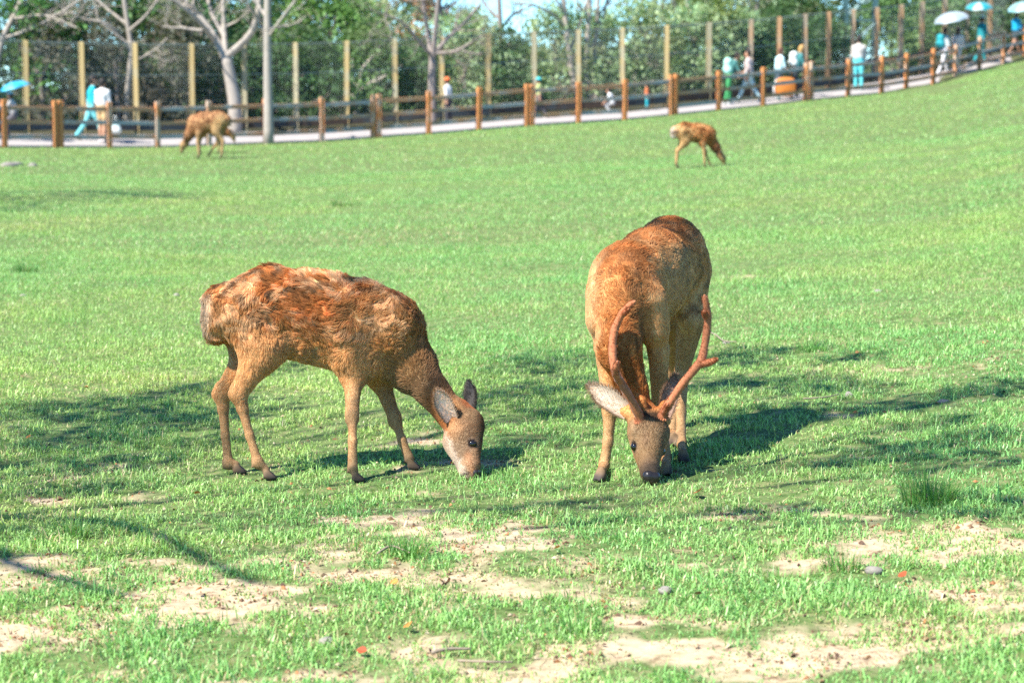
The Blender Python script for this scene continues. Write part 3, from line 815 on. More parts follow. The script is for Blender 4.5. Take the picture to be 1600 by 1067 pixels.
bare_tree('bare_tree', fence_at(560)[0] + 6.2, [(556,205,4.5),(557,165,4),(558,140,3.6)], [
  [(558,142,3),(566,110,2.4,.2),(582,88,1.8,.3)],[(557,150,2.6),(575,132,2.2,-.2),(604,118,1.6,-.4)],[(557,155,2.6),(538,135,2.2,.2),(520,112,1.6,.3)],[(558,140,2.4),(552,112,1.9,.3),(551,92,1.5,.3)]],
  'small low pale bare tree behind the wire fence left of centre', bark_pale, 16, 1, leafcol=(0.12,0.2,0.06), nleaf=3)
bare_tree('bare_tree', fence_at(750)[0] + 8.5, [(772,190,5),(776,120,4.6),(782,60,4.2),(780,10,3.8),(778,-40,3.2)], [
  [(781,50,2.6),(800,25,2.2,.3),(830,10,1.8,.4)],[(780,30,2.6),(760,10,2.2,.3),(742,-20,1.8,.4)],[(778,100,2.4),(800,118,2,-.4),(826,104,1.6,-.6)],[(777,95,2.2),(740,88,1.8,-.3),(715,96,1.4,-.5)]],
  'grey bare tree behind the fence left of the child in the teal hat', bark_grey, 17, 2, leafcol=(0.22,0.22,0.12), nleaf=2, size=.06)

# ---- wood beyond: far ridge of trees in one mass
r = np.random.default_rng(77); fv = MB()
for k in range(70):
    px = -500 + k * 36 + r.uniform(-14, 14)
    gap = sstep(690, 760, px) * sstep(1070, 1020, px)
    Y = r.uniform(118, 150); X = (px - CX) / FPX * Y
    hgt = lerp(5.2 + r.uniform(-.8, 1.0), 1.6, gap) if px < 1060 else 4.4 + r.uniform(-.6, .6)
    if px > 1060: hgt = 5.0 + r.uniform(-.5, .8)
    cl = []
    for j in range(7):
        z = hgt * r.uniform(.2, .95); cl.append((np.array([X + r.normal()*1.0, Y + r.normal()*.8, gz(X, Y) + z]), (1.3, 1.3, .9)))
    pt, idx = crown_points(cl, 420, r, .2)
    V, T, C = leaf_quads(pt, .42, r, np.array([0.075, 0.125, 0.06]) * r.uniform(.8, 1.2) if px < 1000 else np.array([0.12, 0.15, 0.065]) * r.uniform(.8, 1.2))
    fv.add(V, None, T, C)
tag(fv.build('distant_wood', leaf_mat), 'distant mass of woodland behind the paddock fences', 'woodland', kind='stuff')
# ------------------------------------------------------------------ continuous bodies from blended round cones (one closed surface per animal or person)
class Prim:
    __slots__ = ('a', 'b', 'ra', 'rb', 'k', 'lat', 'axis', 'col', 'fur', 'flow', 'lab')
    def __init__(s, a, b, ra, rb, k=0.03, lat=1.0, axis=None, col=(.4, .25, .12), fur=0.012, flow=1, lab=''):
        s.a = np.asarray(a, float); s.b = np.asarray(b, float); s.ra = ra; s.rb = rb; s.k = k; s.lat = lat
        s.axis = None if axis is None else np.asarray(axis, float); s.col = np.asarray(col, float); s.fur = fur; s.flow = flow; s.lab = lab

def prim_dist(pr, p):
    ba = pr.b - pr.a; pa = p - pr.a
    if pr.axis is not None and pr.lat != 1.0:      # narrower or wider across the body
        pa = pa + (pr.lat - 1.0) * (pa @ pr.axis)[..., None] * pr.axis
        ba = ba + (pr.lat - 1.0) * (ba @ pr.axis) * pr.axis
    L = float(ba @ ba)
    t = np.clip((pa @ ba) / L, 0, 1) if L > 1e-10 else np.zeros(p.shape[:-1])
    d = np.linalg.norm(pa - t[..., None] * ba, axis=-1) - (pr.ra + (pr.rb - pr.ra) * t)
    return d / max(1.0, pr.lat) if pr.lat > 1 else d

def smin(a, b, k):
    h = np.clip(k - np.abs(a - b), 0, None) / k
    return np.minimum(a, b) - h * h * k * 0.25

def field(prims, h, pad=0.03):
    lo = np.min([np.minimum(p.a, p.b) - max(p.ra, p.rb) / min(1, p.lat) for p in prims], axis=0) - pad
    hi = np.max([np.maximum(p.a, p.b) + max(p.ra, p.rb) / min(1, p.lat) for p in prims], axis=0) + pad
    n = np.ceil((hi - lo) / h).astype(int) + 1
    F = np.full(n, 0.5, np.float64)
    ax = [lo[i] + np.arange(n[i]) * h for i in range(3)]
    for pr in prims:
        m = max(pr.ra, pr.rb) / min(1, pr.lat) + pr.k + 2 * h + 0.02
        l = np.minimum(pr.a, pr.b) - m; u = np.maximum(pr.a, pr.b) + m
        i0 = np.clip(np.floor((l - lo) / h).astype(int), 0, n - 1); i1 = np.clip(np.ceil((u - lo) / h).astype(int) + 1, 1, n)
        sl = tuple(slice(i0[i], i1[i]) for i in range(3))
        G = np.stack(np.meshgrid(ax[0][sl[0]], ax[1][sl[1]], ax[2][sl[2]], indexing='ij'), -1)
        F[sl] = smin(F[sl], prim_dist(pr, G), pr.k)
    return F, lo

def surface_nets(F, lo, h):
    ins = F < 0
    nx, ny, nz = F.shape
    C = [(i, j, k) for i in (0, 1) for j in (0, 1) for k in (0, 1)]
    cut = lambda A, c: A[c[0]:nx-1+c[0], c[1]:ny-1+c[1], c[2]:nz-1+c[2]]
    cnt = sum(cut(ins, c).astype(np.int8) for c in C)
    act = (cnt > 0) & (cnt < 8)
    idx = np.full(act.shape, -1, np.int64); idx[act] = np.arange(act.sum())
    base = np.argwhere(act).astype(float); S = np.zeros_like(base); W = np.zeros(len(base))
    fv = {c: cut(F, c)[act] for c in C}
    for c in C:
        for ax in range(3):
            if c[ax]: continue
            d = list(c); d[ax] = 1; d = tuple(d)
            f0, f1 = fv[c], fv[d]; m = (f0 < 0) != (f1 < 0)
            t = f0[m] / (f0[m] - f1[m]); q = np.tile(np.array(c, float), (m.sum(), 1)); q[:, ax] += t
            S[m] += q; W[m] += 1
    V = lo + (base + S / W[:, None]) * h
    Q = []
    for ax in range(3):
        o1, o2 = [(1, 2), (2, 0), (0, 1)][ax]
        sl0 = [slice(1, -1)] * 3; sl1 = [slice(1, -1)] * 3
        sl0[ax] = slice(0, -1); sl1[ax] = slice(1, None)
        a, b = ins[tuple(sl0)], ins[tuple(sl1)]
        e = np.argwhere(a != b)
        flip = a[a != b]
        off = np.ones(3, int); off[ax] = 0
        e = e + off
        def cell(d1, d2):
            q = e.copy(); q[:, o1] -= d1; q[:, o2] -= d2
            return idx[q[:, 0], q[:, 1], q[:, 2]]
        c00, c10, c11, c01 = cell(1, 1), cell(0, 1), cell(0, 0), cell(1, 0)
        q = np.stack([c00, c10, c11, c01], 1); q[~flip] = q[~flip][:, ::-1]
        Q.append(q)
    return V, np.concatenate(Q)

def vertex_normals(V, Q):
    n = np.cross(V[Q[:, 2]] - V[Q[:, 0]], V[Q[:, 3]] - V[Q[:, 1]])
    out = np.zeros_like(V)
    for k in range(4): np.add.at(out, Q[:, k], n)
    return out / (np.linalg.norm(out, axis=1)[:, None] + 1e-12)

def relax(V, Q, it=2, lam=0.5):
    E = np.concatenate([Q[:, [0, 1]], Q[:, [1, 2]], Q[:, [2, 3]], Q[:, [3, 0]]])
    for _ in range(it):
        S = np.zeros_like(V); c = np.zeros(len(V))
        np.add.at(S, E[:, 0], V[E[:, 1]]); np.add.at(c, E[:, 0], 1); np.add.at(S, E[:, 1], V[E[:, 0]]); np.add.at(c, E[:, 1], 1)
        V = V + lam * (S / c[:, None] - V)
    return V

def prim_blend(prims, p, sig=0.012):
    D = np.stack([prim_dist(pr, p) for pr in prims], 1)
    D = D - D.min(axis=1, keepdims=True)
    W = np.exp(-np.clip(D / sig, 0, 40)); W /= W.sum(axis=1, keepdims=True)
    return W

def sdf_at(prims, p):
    d = None
    p = np.atleast_2d(p)
    for pr in prims:
        q = prim_dist(pr, p); d = q if d is None else smin(d, q, pr.k)
    return d

def cam_hit(prims, px, py, Y0, Y1):
    """first point on the body along the ray through a pixel, as part of placing eyes and nostrils"""
    ys = np.linspace(Y0, Y1, 400); q = np.array([P(px, py, y) for y in ys])
    d = sdf_at(prims, q); k = np.argmax(d < 0)
    return q[k]
# ------------------------------------------------------------------ deer
hide_mat = attr_mat('deer_hide', rough=0.75, spec=0.2, noise=0.25, nscale=45)
fur_mat = attr_mat('deer_fur', rough=0.55, spec=0.3, trans=.5, ttint=(1.1, .97, .85))
eye_mat = plain('deer_eye', (0.012, 0.008, 0.006), 0.08, 0.1, 5, spec=0.8)
ear_mat = attr_mat('deer_ear', rough=0.75, trans=0.25, ttint=(1.3, .7, .5), noise=.15)
velvet_mat = plain('antler_velvet', (0.37, 0.125, 0.05), 0.75, 0.35, 28, 0.25, sheen=0.2)
from mathutils.kdtree import KDTree
# coat colours
RUST = (0.56, 0.235, 0.07); TAN = (0.64, 0.37, 0.15); GOLD = (0.74, 0.48, 0.22); UMBER = (0.13, 0.06, 0.03); CREAM = (0.62, 0.50, 0.36)
GREY = (0.33, 0.215, 0.12); LEG = (0.54, 0.325, 0.155); HOOF = (0.045, 0.04, 0.04); NOSE = (0.05, 0.03, 0.025); WHITE = (0.75, 0.70, 0.62)

def make_deer(name, prims, origin, label, h, paint, nfur, seed, nofur=(), furw=0.00065, group=None, lift=0.24, clump=15.0, ngui=9000, lockf=.62):
    r = np.random.default_rng(seed)
    F, lo = field(prims, h)
    V, Q = surface_nets(F, lo, h)
    V = relax(V, Q, 2, .45)
    Nn = vertex_normals(V, Q)
    W = prim_blend(prims, V)
    C = W @ np.array([p.col for p in prims]); L = W @ np.array([p.fur for p in prims])
    fl = []
    for p in prims:
        d = p.b - p.a; n_ = np.linalg.norm(d); fl.append(np.asarray(p.flow, float) if not np.isscalar(p.flow) else d / n_ * p.flow if n_ > 1e-6 else np.zeros(3))
    FLOW = W @ np.array(fl)
    C, L = paint(V, Nn, C, L)
    e_ = tag(empty(name, origin), label, 'deer', group)
    body = link('body', np_mesh('body', V - origin, Q, hide_mat, True, np.clip(C * 0.8, 0, 1)), e_)
    if nfur:
        T = np.concatenate([Q[:, [0, 1, 2]], Q[:, [0, 2, 3]]])
        ar = np.linalg.norm(np.cross(V[T[:, 1]] - V[T[:, 0]], V[T[:, 2]] - V[T[:, 0]]), axis=1)
        Lt = L[T].mean(axis=1); wgt = ar * np.where(Lt > 0.002, 1 / np.clip(Lt, .006, .03) ** .5, 0)
        ti = r.choice(len(T), nfur, p=wgt / wgt.sum())
        u, v = r.random(nfur), r.random(nfur); s = u + v > 1; u[s], v[s] = 1 - u[s], 1 - v[s]
        bc = np.stack([1 - u - v, u, v], 1)[:, :, None]
        mixv = lambda A: (A[T[ti]] * bc).sum(axis=1)
        root, nor, fd, col = mixv(V), mixv(Nn), mixv(FLOW), mixv(C)
        ln = (L[T[ti]] * bc[:, :, 0]).sum(axis=1)
        ok = np.ones(nfur, bool)
        for c_, rad in nofur: ok &= np.linalg.norm(root - c_, axis=1) > rad
        root, nor, fd, col, ln = root[ok], nor[ok], fd[ok], col[ok], ln[ok]; n = len(root)
        nor /= np.linalg.norm(nor, axis=1)[:, None] + 1e-9
        # lie of the coat: along the limb, down with gravity, swirled in tufts
        sw = np.column_stack([fbm(root, clump, 2, seed + i) - .5 for i in range(3)])
        sw2 = np.column_stack([fbm(root, 9.0, 2, seed + 9 + i) - .5 for i in range(3)])
        d = fd + np.array([0, 0, -.2]) + (sw * 3.2 + sw2 * 2.0) * np.clip(ln / .02, .15, 1.15)[:, None] + r.normal(size=(n, 3)) * .16
        d -= nor * (d * nor).sum(axis=1)[:, None]
        d /= np.linalg.norm(d, axis=1)[:, None] + 1e-9
        tuft = fbm(root, clump * 1.3, 2, seed + 31)
        lf = lift * (0.5 + 1.4 * tuft) * r.uniform(.5, 1.5, n)
        lf = np.maximum(lf * sstep(.002, .022, ln), .16 + .12 * r.random(n))
        ln = ln * r.uniform(.65, 1.25, n) * (.7 + .6 * tuft)
        p0 = root - nor * np.minimum(.002, ln * .08)[:, None]
        p1 = p0 + (d * 1.0 + nor * (lf * 1.5 + .12)[:, None]) * (ln * .36)[:, None]
        p2 = p1 + (d * 1.0 + nor * (lf)[:, None]) * (ln * .34)[:, None]
        p3 = p2 + (d * 1.0 + nor * (lf * .5)[:, None] + np.array([0, 0, -.12])) * (ln * .34)[:, None]
        # neighbouring hairs gather into locks that share one tip and one shade
        ng = min(ngui, n); kd = KDTree(ng)
        for i in range(ng): kd.insert(root[i], i)
        kd.balance(); gi = np.array([kd.find(q)[1] for q in root.tolist()])
        cf = lockf * sstep(.008, .034, ln)
        for pk, wk in ((p1, .22), (p2, .6), (p3, .92)):
            pk += (pk[gi] - pk) * (cf * wk)[:, None]
        tone = np.exp(r.normal(-.05, .32, ng)); col = lerp(col, col[gi] * tone[gi][:, None], np.clip(cf, 0, .8)[:, None])
        PP = np.stack([p0, p1, p2, p3], 1).reshape(-1, 3) - origin
        rad = np.tile(np.array([1.0, .95, .7, .15]) * furw, n) * np.repeat(np.clip(ln / .016, .55, 1.25), 4)
        col = col * r.uniform(.82, 1.18, n)[:, None]
        # root darker than tip, as in the real coat
        cu = bpy.data.hair_curves.new('coat')
        cu.add_curves([4] * n)
        cu.attributes['position'].data.foreach_set('vector', PP.astype(np.float32).ravel())
        ra = cu.attributes.get('radius') or cu.attributes.new('radius', 'FLOAT', 'POINT')
        ra.data.foreach_set('value', rad.astype(np.float32))
        a = cu.attributes.new('col', 'FLOAT_COLOR', 'CURVE')
        cc = np.ones((n, 4), np.float32); cc[:, :3] = np.clip(col, 0, 1)
        a.data.foreach_set('color', cc.ravel())
        cu.materials.append(fur_mat)
        f_ = link('coat', cu, e_)
    return e_

def make_ear(parent, origin, base, tip, face, width, outer, inner, cup=0.35, twist=0.0):
    """cupped leaf-shaped ear; face = direction the opening looks"""
    base = np.asarray(base, float); tip = np.asarray(tip, float); ax = tip - base; L = np.linalg.norm(ax); ax /= L
    face = np.asarray(face, float); face = face - ax * (face @ ax); face /= np.linalg.norm(face); side = np.cross(ax, face)
    nu, nv = 15, 11; Vi, Vo = [], []; Ci = []
    for i in range(nu):
        u = i / (nu - 1)
        w = width * (0.42 + 0.58 * math.sin(math.pi * min(1, (u * .62 + .18)))) * (1 - max(0, (u - .55) / .45) ** 2.2 * .97)
        curl = cup * (1.35 - .8 * u)
        for j in range(nv):
            v = j / (nv - 1) * 2 - 1
            a = v * curl * 2.2
            p = base + ax * L * u + side * (w * .5 * math.sin(a) / max(.3, math.sin(curl * 2.2))) - face * (w * .5 * (math.cos(a) - 1) / max(.3, math.sin(curl * 2.2))) * 1.2
            Vi.append(p + face * .002); Vo.append(p - face * .003)
            edge = abs(v) ** 3 * .8 + (u > .9) * .4
            Ci.append(lerp(np.array(inner), np.array(outer) * .8, min(1, edge)))
    V = np.array(Vi + Vo) - origin; k = nu * nv; Q = []
    g = lambda i, j: i * nv + j
    for i in range(nu - 1):
        for j in range(nv - 1):
            q = [g(i, j), g(i, j+1), g(i+1, j+1), g(i+1, j)]
            Q.append(q); Q.append([x + k for x in q[::-1]])
    for i in range(nu - 1):
        Q.append([g(i, 0), g(i+1, 0), g(i+1, 0) + k, g(i, 0) + k]); Q.append([g(i+1, nv-1), g(i, nv-1), g(i, nv-1) + k, g(i+1, nv-1) + k])
    for j in range(nv - 1): Q.append([g(nu-1, j), g(nu-1, j+1), g(nu-1, j+1) + k, g(nu-1, j) + k])
    C = np.vstack([Ci, np.tile(outer, (k, 1))])
    ear = link('ear', np_mesh('ear', V, np.array(Q), ear_mat, True, C), parent)
    r = np.random.default_rng(7); n = 1500                 # fine hairs: pale inside, a fringe along the rim
    iu = r.random(n)**.9*(nu-1.01); jv = np.where(r.random(n) < .45, np.where(r.random(n) < .5, r.random(n)*.7, nv-1-r.random(n)*.7-.01), r.random(n)*(nv-1.01))
    i0, j0 = iu.astype(int), jv.astype(int); A_ = V[:k].reshape(nu, nv, 3); Cc = np.array(Ci).reshape(nu, nv, 3)
    p0 = lerp(A_[i0, j0], A_[i0+1, j0+1], (iu - i0)[:, None]); out_ = r.random(n) < .35
    p0 = p0 - np.where(out_, .005, 0)[:, None]*face
    vv = (jv/(nv-1)*2 - 1)[:, None]; dd = ax*.8 + side*vv*.7 + np.where(out_[:, None], -face*.35, face*.45) + r.normal(size=(n, 3))*.18; dd /= np.linalg.norm(dd, axis=1)[:, None]
    ln = (.010*r.uniform(.5, 1.4, n)*L/.12)[:, None]; PP = np.stack([p0, p0 + dd*ln*.5, p0 + dd*ln], 1).reshape(-1, 3)
    cu = bpy.data.hair_curves.new('hair'); cu.add_curves([3]*n); cu.attributes['position'].data.foreach_set('vector', PP.astype(np.float32).ravel())
    ra = cu.attributes.get('radius') or cu.attributes.new('radius', 'FLOAT', 'POINT'); ra.data.foreach_set('value', np.tile(np.array([.0005, .0004, .0001], np.float32)*width/.066, n))
    at_ = cu.attributes.new('col', 'FLOAT_COLOR', 'CURVE'); cc = np.ones((n, 4), np.float32); cc[:, :3] = np.clip(np.where(out_[:, None], np.array(outer), Cc[i0, j0]*1.1)*r.uniform(.8, 1.25, (n, 1)), 0, 1); at_.data.foreach_set('color', cc.ravel())
    cu.materials.append(fur_mat); link('hair', cu, ear)
    return ear

def make_nose(parent, origin, prims):
    F, lo = field(prims, .004, .015); V, Q = surface_nets(F, lo, .004); V = relax(V, Q, 1, .4)
    return link('nose', np_mesh('nose', V - origin, Q, nose_mat, True), parent)
nose_mat = plain('wet_nose', (0.03, 0.022, 0.02), 0.32, .3, 60, .3, spec=.5)

def make_eye(parent, origin, c, r, look):
    mb = MB(); look = np.asarray(look, float); look /= np.linalg.norm(look)
    V = []; Q = []; nu, nv = 8, 12
    for i in range(nu + 1):
        th = math.pi * i / nu
        for j in range(nv):
            ph = 2 * math.pi * j / nv; V.append((r*math.sin(th)*math.cos(ph), r*math.sin(th)*math.sin(ph) , r*math.cos(th)))
    for i in range(nu):
        for j in range(nv): Q.append([i*nv+j, i*nv+(j+1) % nv, (i+1)*nv+(j+1) % nv, (i+1)*nv+j])
    mb.add(np.array(V) + np.asarray(c) - look * r * .25, Q)
    return mb.build('eye', eye_mat, parent, True, origin)

def legs_chain(joints, radii, cols, fur, axis, lat0=1.0, k=0.02):
    out = []
    for i in range(len(joints) - 1):
        out.append(Prim(joints[i], joints[i+1], radii[i], radii[i+1], k, lat0 if i == 0 else 1.0, axis, cols[min(i, len(cols)-1)], fur[min(i, len(fur)-1)], 1, 'leg'))
    return out

def hoof(fet, hpt, fwd, r, axis):
    """pastern, two toes and dewclaws"""
    fwd = np.asarray(fwd, float); fwd = fwd / np.linalg.norm(fwd); axis = np.asarray(axis, float)
    out = [Prim(fet, hpt + np.array([0, 0, r*1.9]) - fwd * r * .6, r * .95, r * .8, .012, 1, None, LEG, .007)]
    for s in (-1, 1):
        a = hpt + np.array([0, 0, r*1.5]) - fwd * r * .5 + axis * s * r * .48; b_ = hpt + fwd * r * 1.1 + axis * s * r * .55 + np.array([0, 0, r * .45])
        out.append(Prim(a, b_, r * .62, r * .42, .006, 1, None, HOOF, 0.0))
        out.append(Prim(hpt - fwd * r * .7 + axis * s * r * .5 + np.array([0, 0, r*.75]), hpt + fwd * r * .3 + axis * s * r * .55 + np.array([0, 0, r*.5]), r * .6, r * .6, .006, 1, None, HOOF, 0.0))
        out.append(Prim(fet - fwd * r * .9 + axis * s * r * .4 - np.array([0, 0, r * .5]), fet - fwd * r * 1.15 + axis * s * r * .4 - np.array([0, 0, r * 1.0]), r * .32, r * .2, .006, 1, None, HOOF, 0.0))
    return out

# ---------------- the doe: side view, grazing towards the right
Y0 = 9.27; S = Y0 / FPX
lat = np.array([0, 1.0, 0.0])
def D_(px, py, dy=0.0): return P(px, py, Y0 + dy)
dp = []
def turn(px, py):      # neck and head swing a little towards the viewer
    return -0.09 * float(sstep(610, 705, px)) - 0.19 * float(sstep(640, 745, py)) * (px > 680)
lat_h = np.array([.28, 1.0, 0]) / math.hypot(.28, 1.0)
def T_(a, b_, ra, rb, k, lt, col, fur, flow=-1):
    hd_ = a[0] > 690
    dp.append(Prim(D_(a[0], a[1], turn(*a)), D_(b_[0], b_[1], turn(*b_)), ra*S, rb*S, k, lt, lat_h if hd_ else lat, col, fur, flow))
def DH(px, py, s): return D_(px, py, turn(px, py)) + lat_h * s
# trunk (tail to chest; the coat lies backwards)
T_((354,484), (420,477), 30, 53, .05, 1.40, RUST, .036)
T_((420,477), (490,491), 53, 60, .05, 1.38, RUST, .036)
T_((490,491), (556,507), 60, 64, .05, 1.40, RUST, .036)
T_((556,507), (603,514), 64, 54, .05, 1.42, TAN, .030)
T_((440,505), (545,522), 46, 54, .05, 1.30, GOLD, .022)               # belly
T_((603,522), (640,566), 50, 36, .05, 1.40, TAN, .024)                # base of neck
T_((640,566), (700,642), 32, 22, .04, 1.30, (.33,.20,.10), .018)               # neck
T_((600,560), (640,585), 30, 22, .04, 1.3, GREY, .020)                # brisket
# rump and tail
T_((345,475), (338,520), 24, 17, .03, 1.1, GOLD, .024, 1)
T_((328,468), (325,506), 8, 4.5, .015, 1.0, GOLD, .040, 1)
# head
hp0 = len(dp)
T_((716,650), (729,664), 25, 27, .03, 1.18, GREY, .013)
T_((723,672), (721,690), 28, 25, .03, 1.30, GREY, .011)
T_((730,690), (737,728), 22.5, 12.5, .03, 1.18, GREY, .008)
T_((712,690), (726,735), 17, 9.5, .03, 1.25, CREAM, .006)
T_((737,728), (738.5,741), 12, 9.5, .015, 1.0, (.30,.15,.07), .003)      # muzzle
T_((741,738), (743,742), 6.5, 6, .008, .85, NOSE, 0.0)
T_((727,736), (728,744), 7.5, 5.5, .012, 1.0, CREAM, .004)            # chin
for s in (-1, 1):                                                     # brow ridges and ear roots
    dp.append(Prim(DH(741,680, s*.044), DH(743,692, s*.042), 6.5*S, 6*S, .012, 1, None, GREY, .006, -1))
    dp.append(Prim(DH(712,642, s*.040), DH(708,634, s*.052), 11*S, 8*S, .012, 1, None, TAN, .010, 1))
leg0 = len(dp)
# legs
def doe_leg(kind, joints, dys, hoofpx, r, far):
    h_ = ghit(*hoofpx); h_[2] = float(near_z(np.array([h_[0]]), np.array([h_[1]]))[0]) - .004
    dyh = h_[1] - Y0; J = [D_(x, y, d) for (x, y), d in zip(joints, dys(dyh))]
    return J, h_
axv = lat
for (hx, thx, sd, jo, hoofp) in (
   ('n', 0, -1, [(380,490), (410,546), (373,616), (390,680), (403,722)], (421,749)),
   ('f', 1, 1, [(376,490), (398,548), (347,616), (352,680), (357,724)], (374,741))):
    h_ = ghit(*hoofp); h_[2] = float(near_z(np.array([h_[0]]), np.array([h_[1]]))[0]) + .002
    dyh = h_[1] - Y0; dys = [sd*.062, sd*.078, lerp(sd*.075, dyh, .5), lerp(sd*.075, dyh, .8), dyh]
    J = [D_(x, y, d) for (x, y), d in zip(jo, dys)]
    dp.append(Prim(J[0], J[1], 46*S, 30*S, .05, 1.75, lat, TAN if sd < 0 else LEG, .022, 1))
    dp.append(Prim(J[1], J[2], 27*S, 12.5*S, .04, 1.35, lat, GOLD, .016, 1))
    hk = D_(jo[2][0] - 7, jo[2][1] - 1, dys[2]); dp.append(Prim(D_(jo[2][0]-3, jo[2][1]-12, dys[2]), hk, 8*S, 8.5*S, .018, 1, None, LEG, .013, 1))
    dp.append(Prim(J[2], lerp(J[2], J[3], .35), 12.5*S, 10*S, .02, 1.1, lat, LEG, .012, 1))
    dp.append(Prim(lerp(J[2], J[3], .35), J[3], 9.2*S, 7.4*S, .012, 1.1, lat, LEG, .009, 1))
    dp.append(Prim(J[3], J[4], 7.4*S, 8.6*S, .012, 1.1, lat, LEG, .008, 1))
    dp.append(Prim(J[4] - [.004, 0, -.006], J[4] + [0, 0, -.006], 10*S, 9.6*S, .01, 1.1, lat, LEG, .008, 1))
    dp += hoof(J[4], h_, (1, 0, 0), 8.6*S, lat)
for (sd, jo, hoofp) in (
   (-1, [(592,505), (562,556), (552,588), (550,650), (551,690), (551,731)], (559,752)),
   (1, [(600,515), (586,560), (594,592), (617,655), (628,687), (639,716)], (646,733))):
    h_ = ghit(*hoofp); h_[2] = float(near_z(np.array([h_[0]]), np.array([h_[1]]))[0]) + .002
    dyh = h_[1] - Y0; dys = [sd*.072, sd*.078, sd*.075, lerp(sd*.075, dyh, .5), lerp(sd*.075, dyh, .8), dyh]
    J = [D_(x, y, d) for (x, y), d in zip(jo, dys)]
    dp.append(Prim(J[0], J[1], 47*S, 30*S, .05, 1.9, lat, TAN, .026, -1 if sd < 0 else 1))
    dp.append(Prim(J[1], J[2], 25*S, 18*S, .04, 1.5, lat, GOLD, .016, 1))
    dp.append(Prim(J[2], J[3], 17*S, 11*S, .02, 1.2, lat, LEG, .010, 1))
    dp.append(Prim(J[3] - [0, 0, .012], J[3] + [0, 0, .012], 12.2*S, 11.6*S, .012, 1.1, lat, LEG, .008, 1))
    dp.append(Prim(J[3], J[4], 9.2*S, 7.0*S, .012, 1.1, lat, LEG, .007, 1))
    dp.append(Prim(J[4], J[5], 7.6*S, 9*S, .015, 1.1, lat, LEG, .007, 1))
    dp += hoof(J[5], h_, (1, 0, 0), 8.4*S, lat)

for p_ in dp[leg0:]:
    if p_.fur <= .013: p_.ra *= .86; p_.rb *= .86; p_.fur *= .6

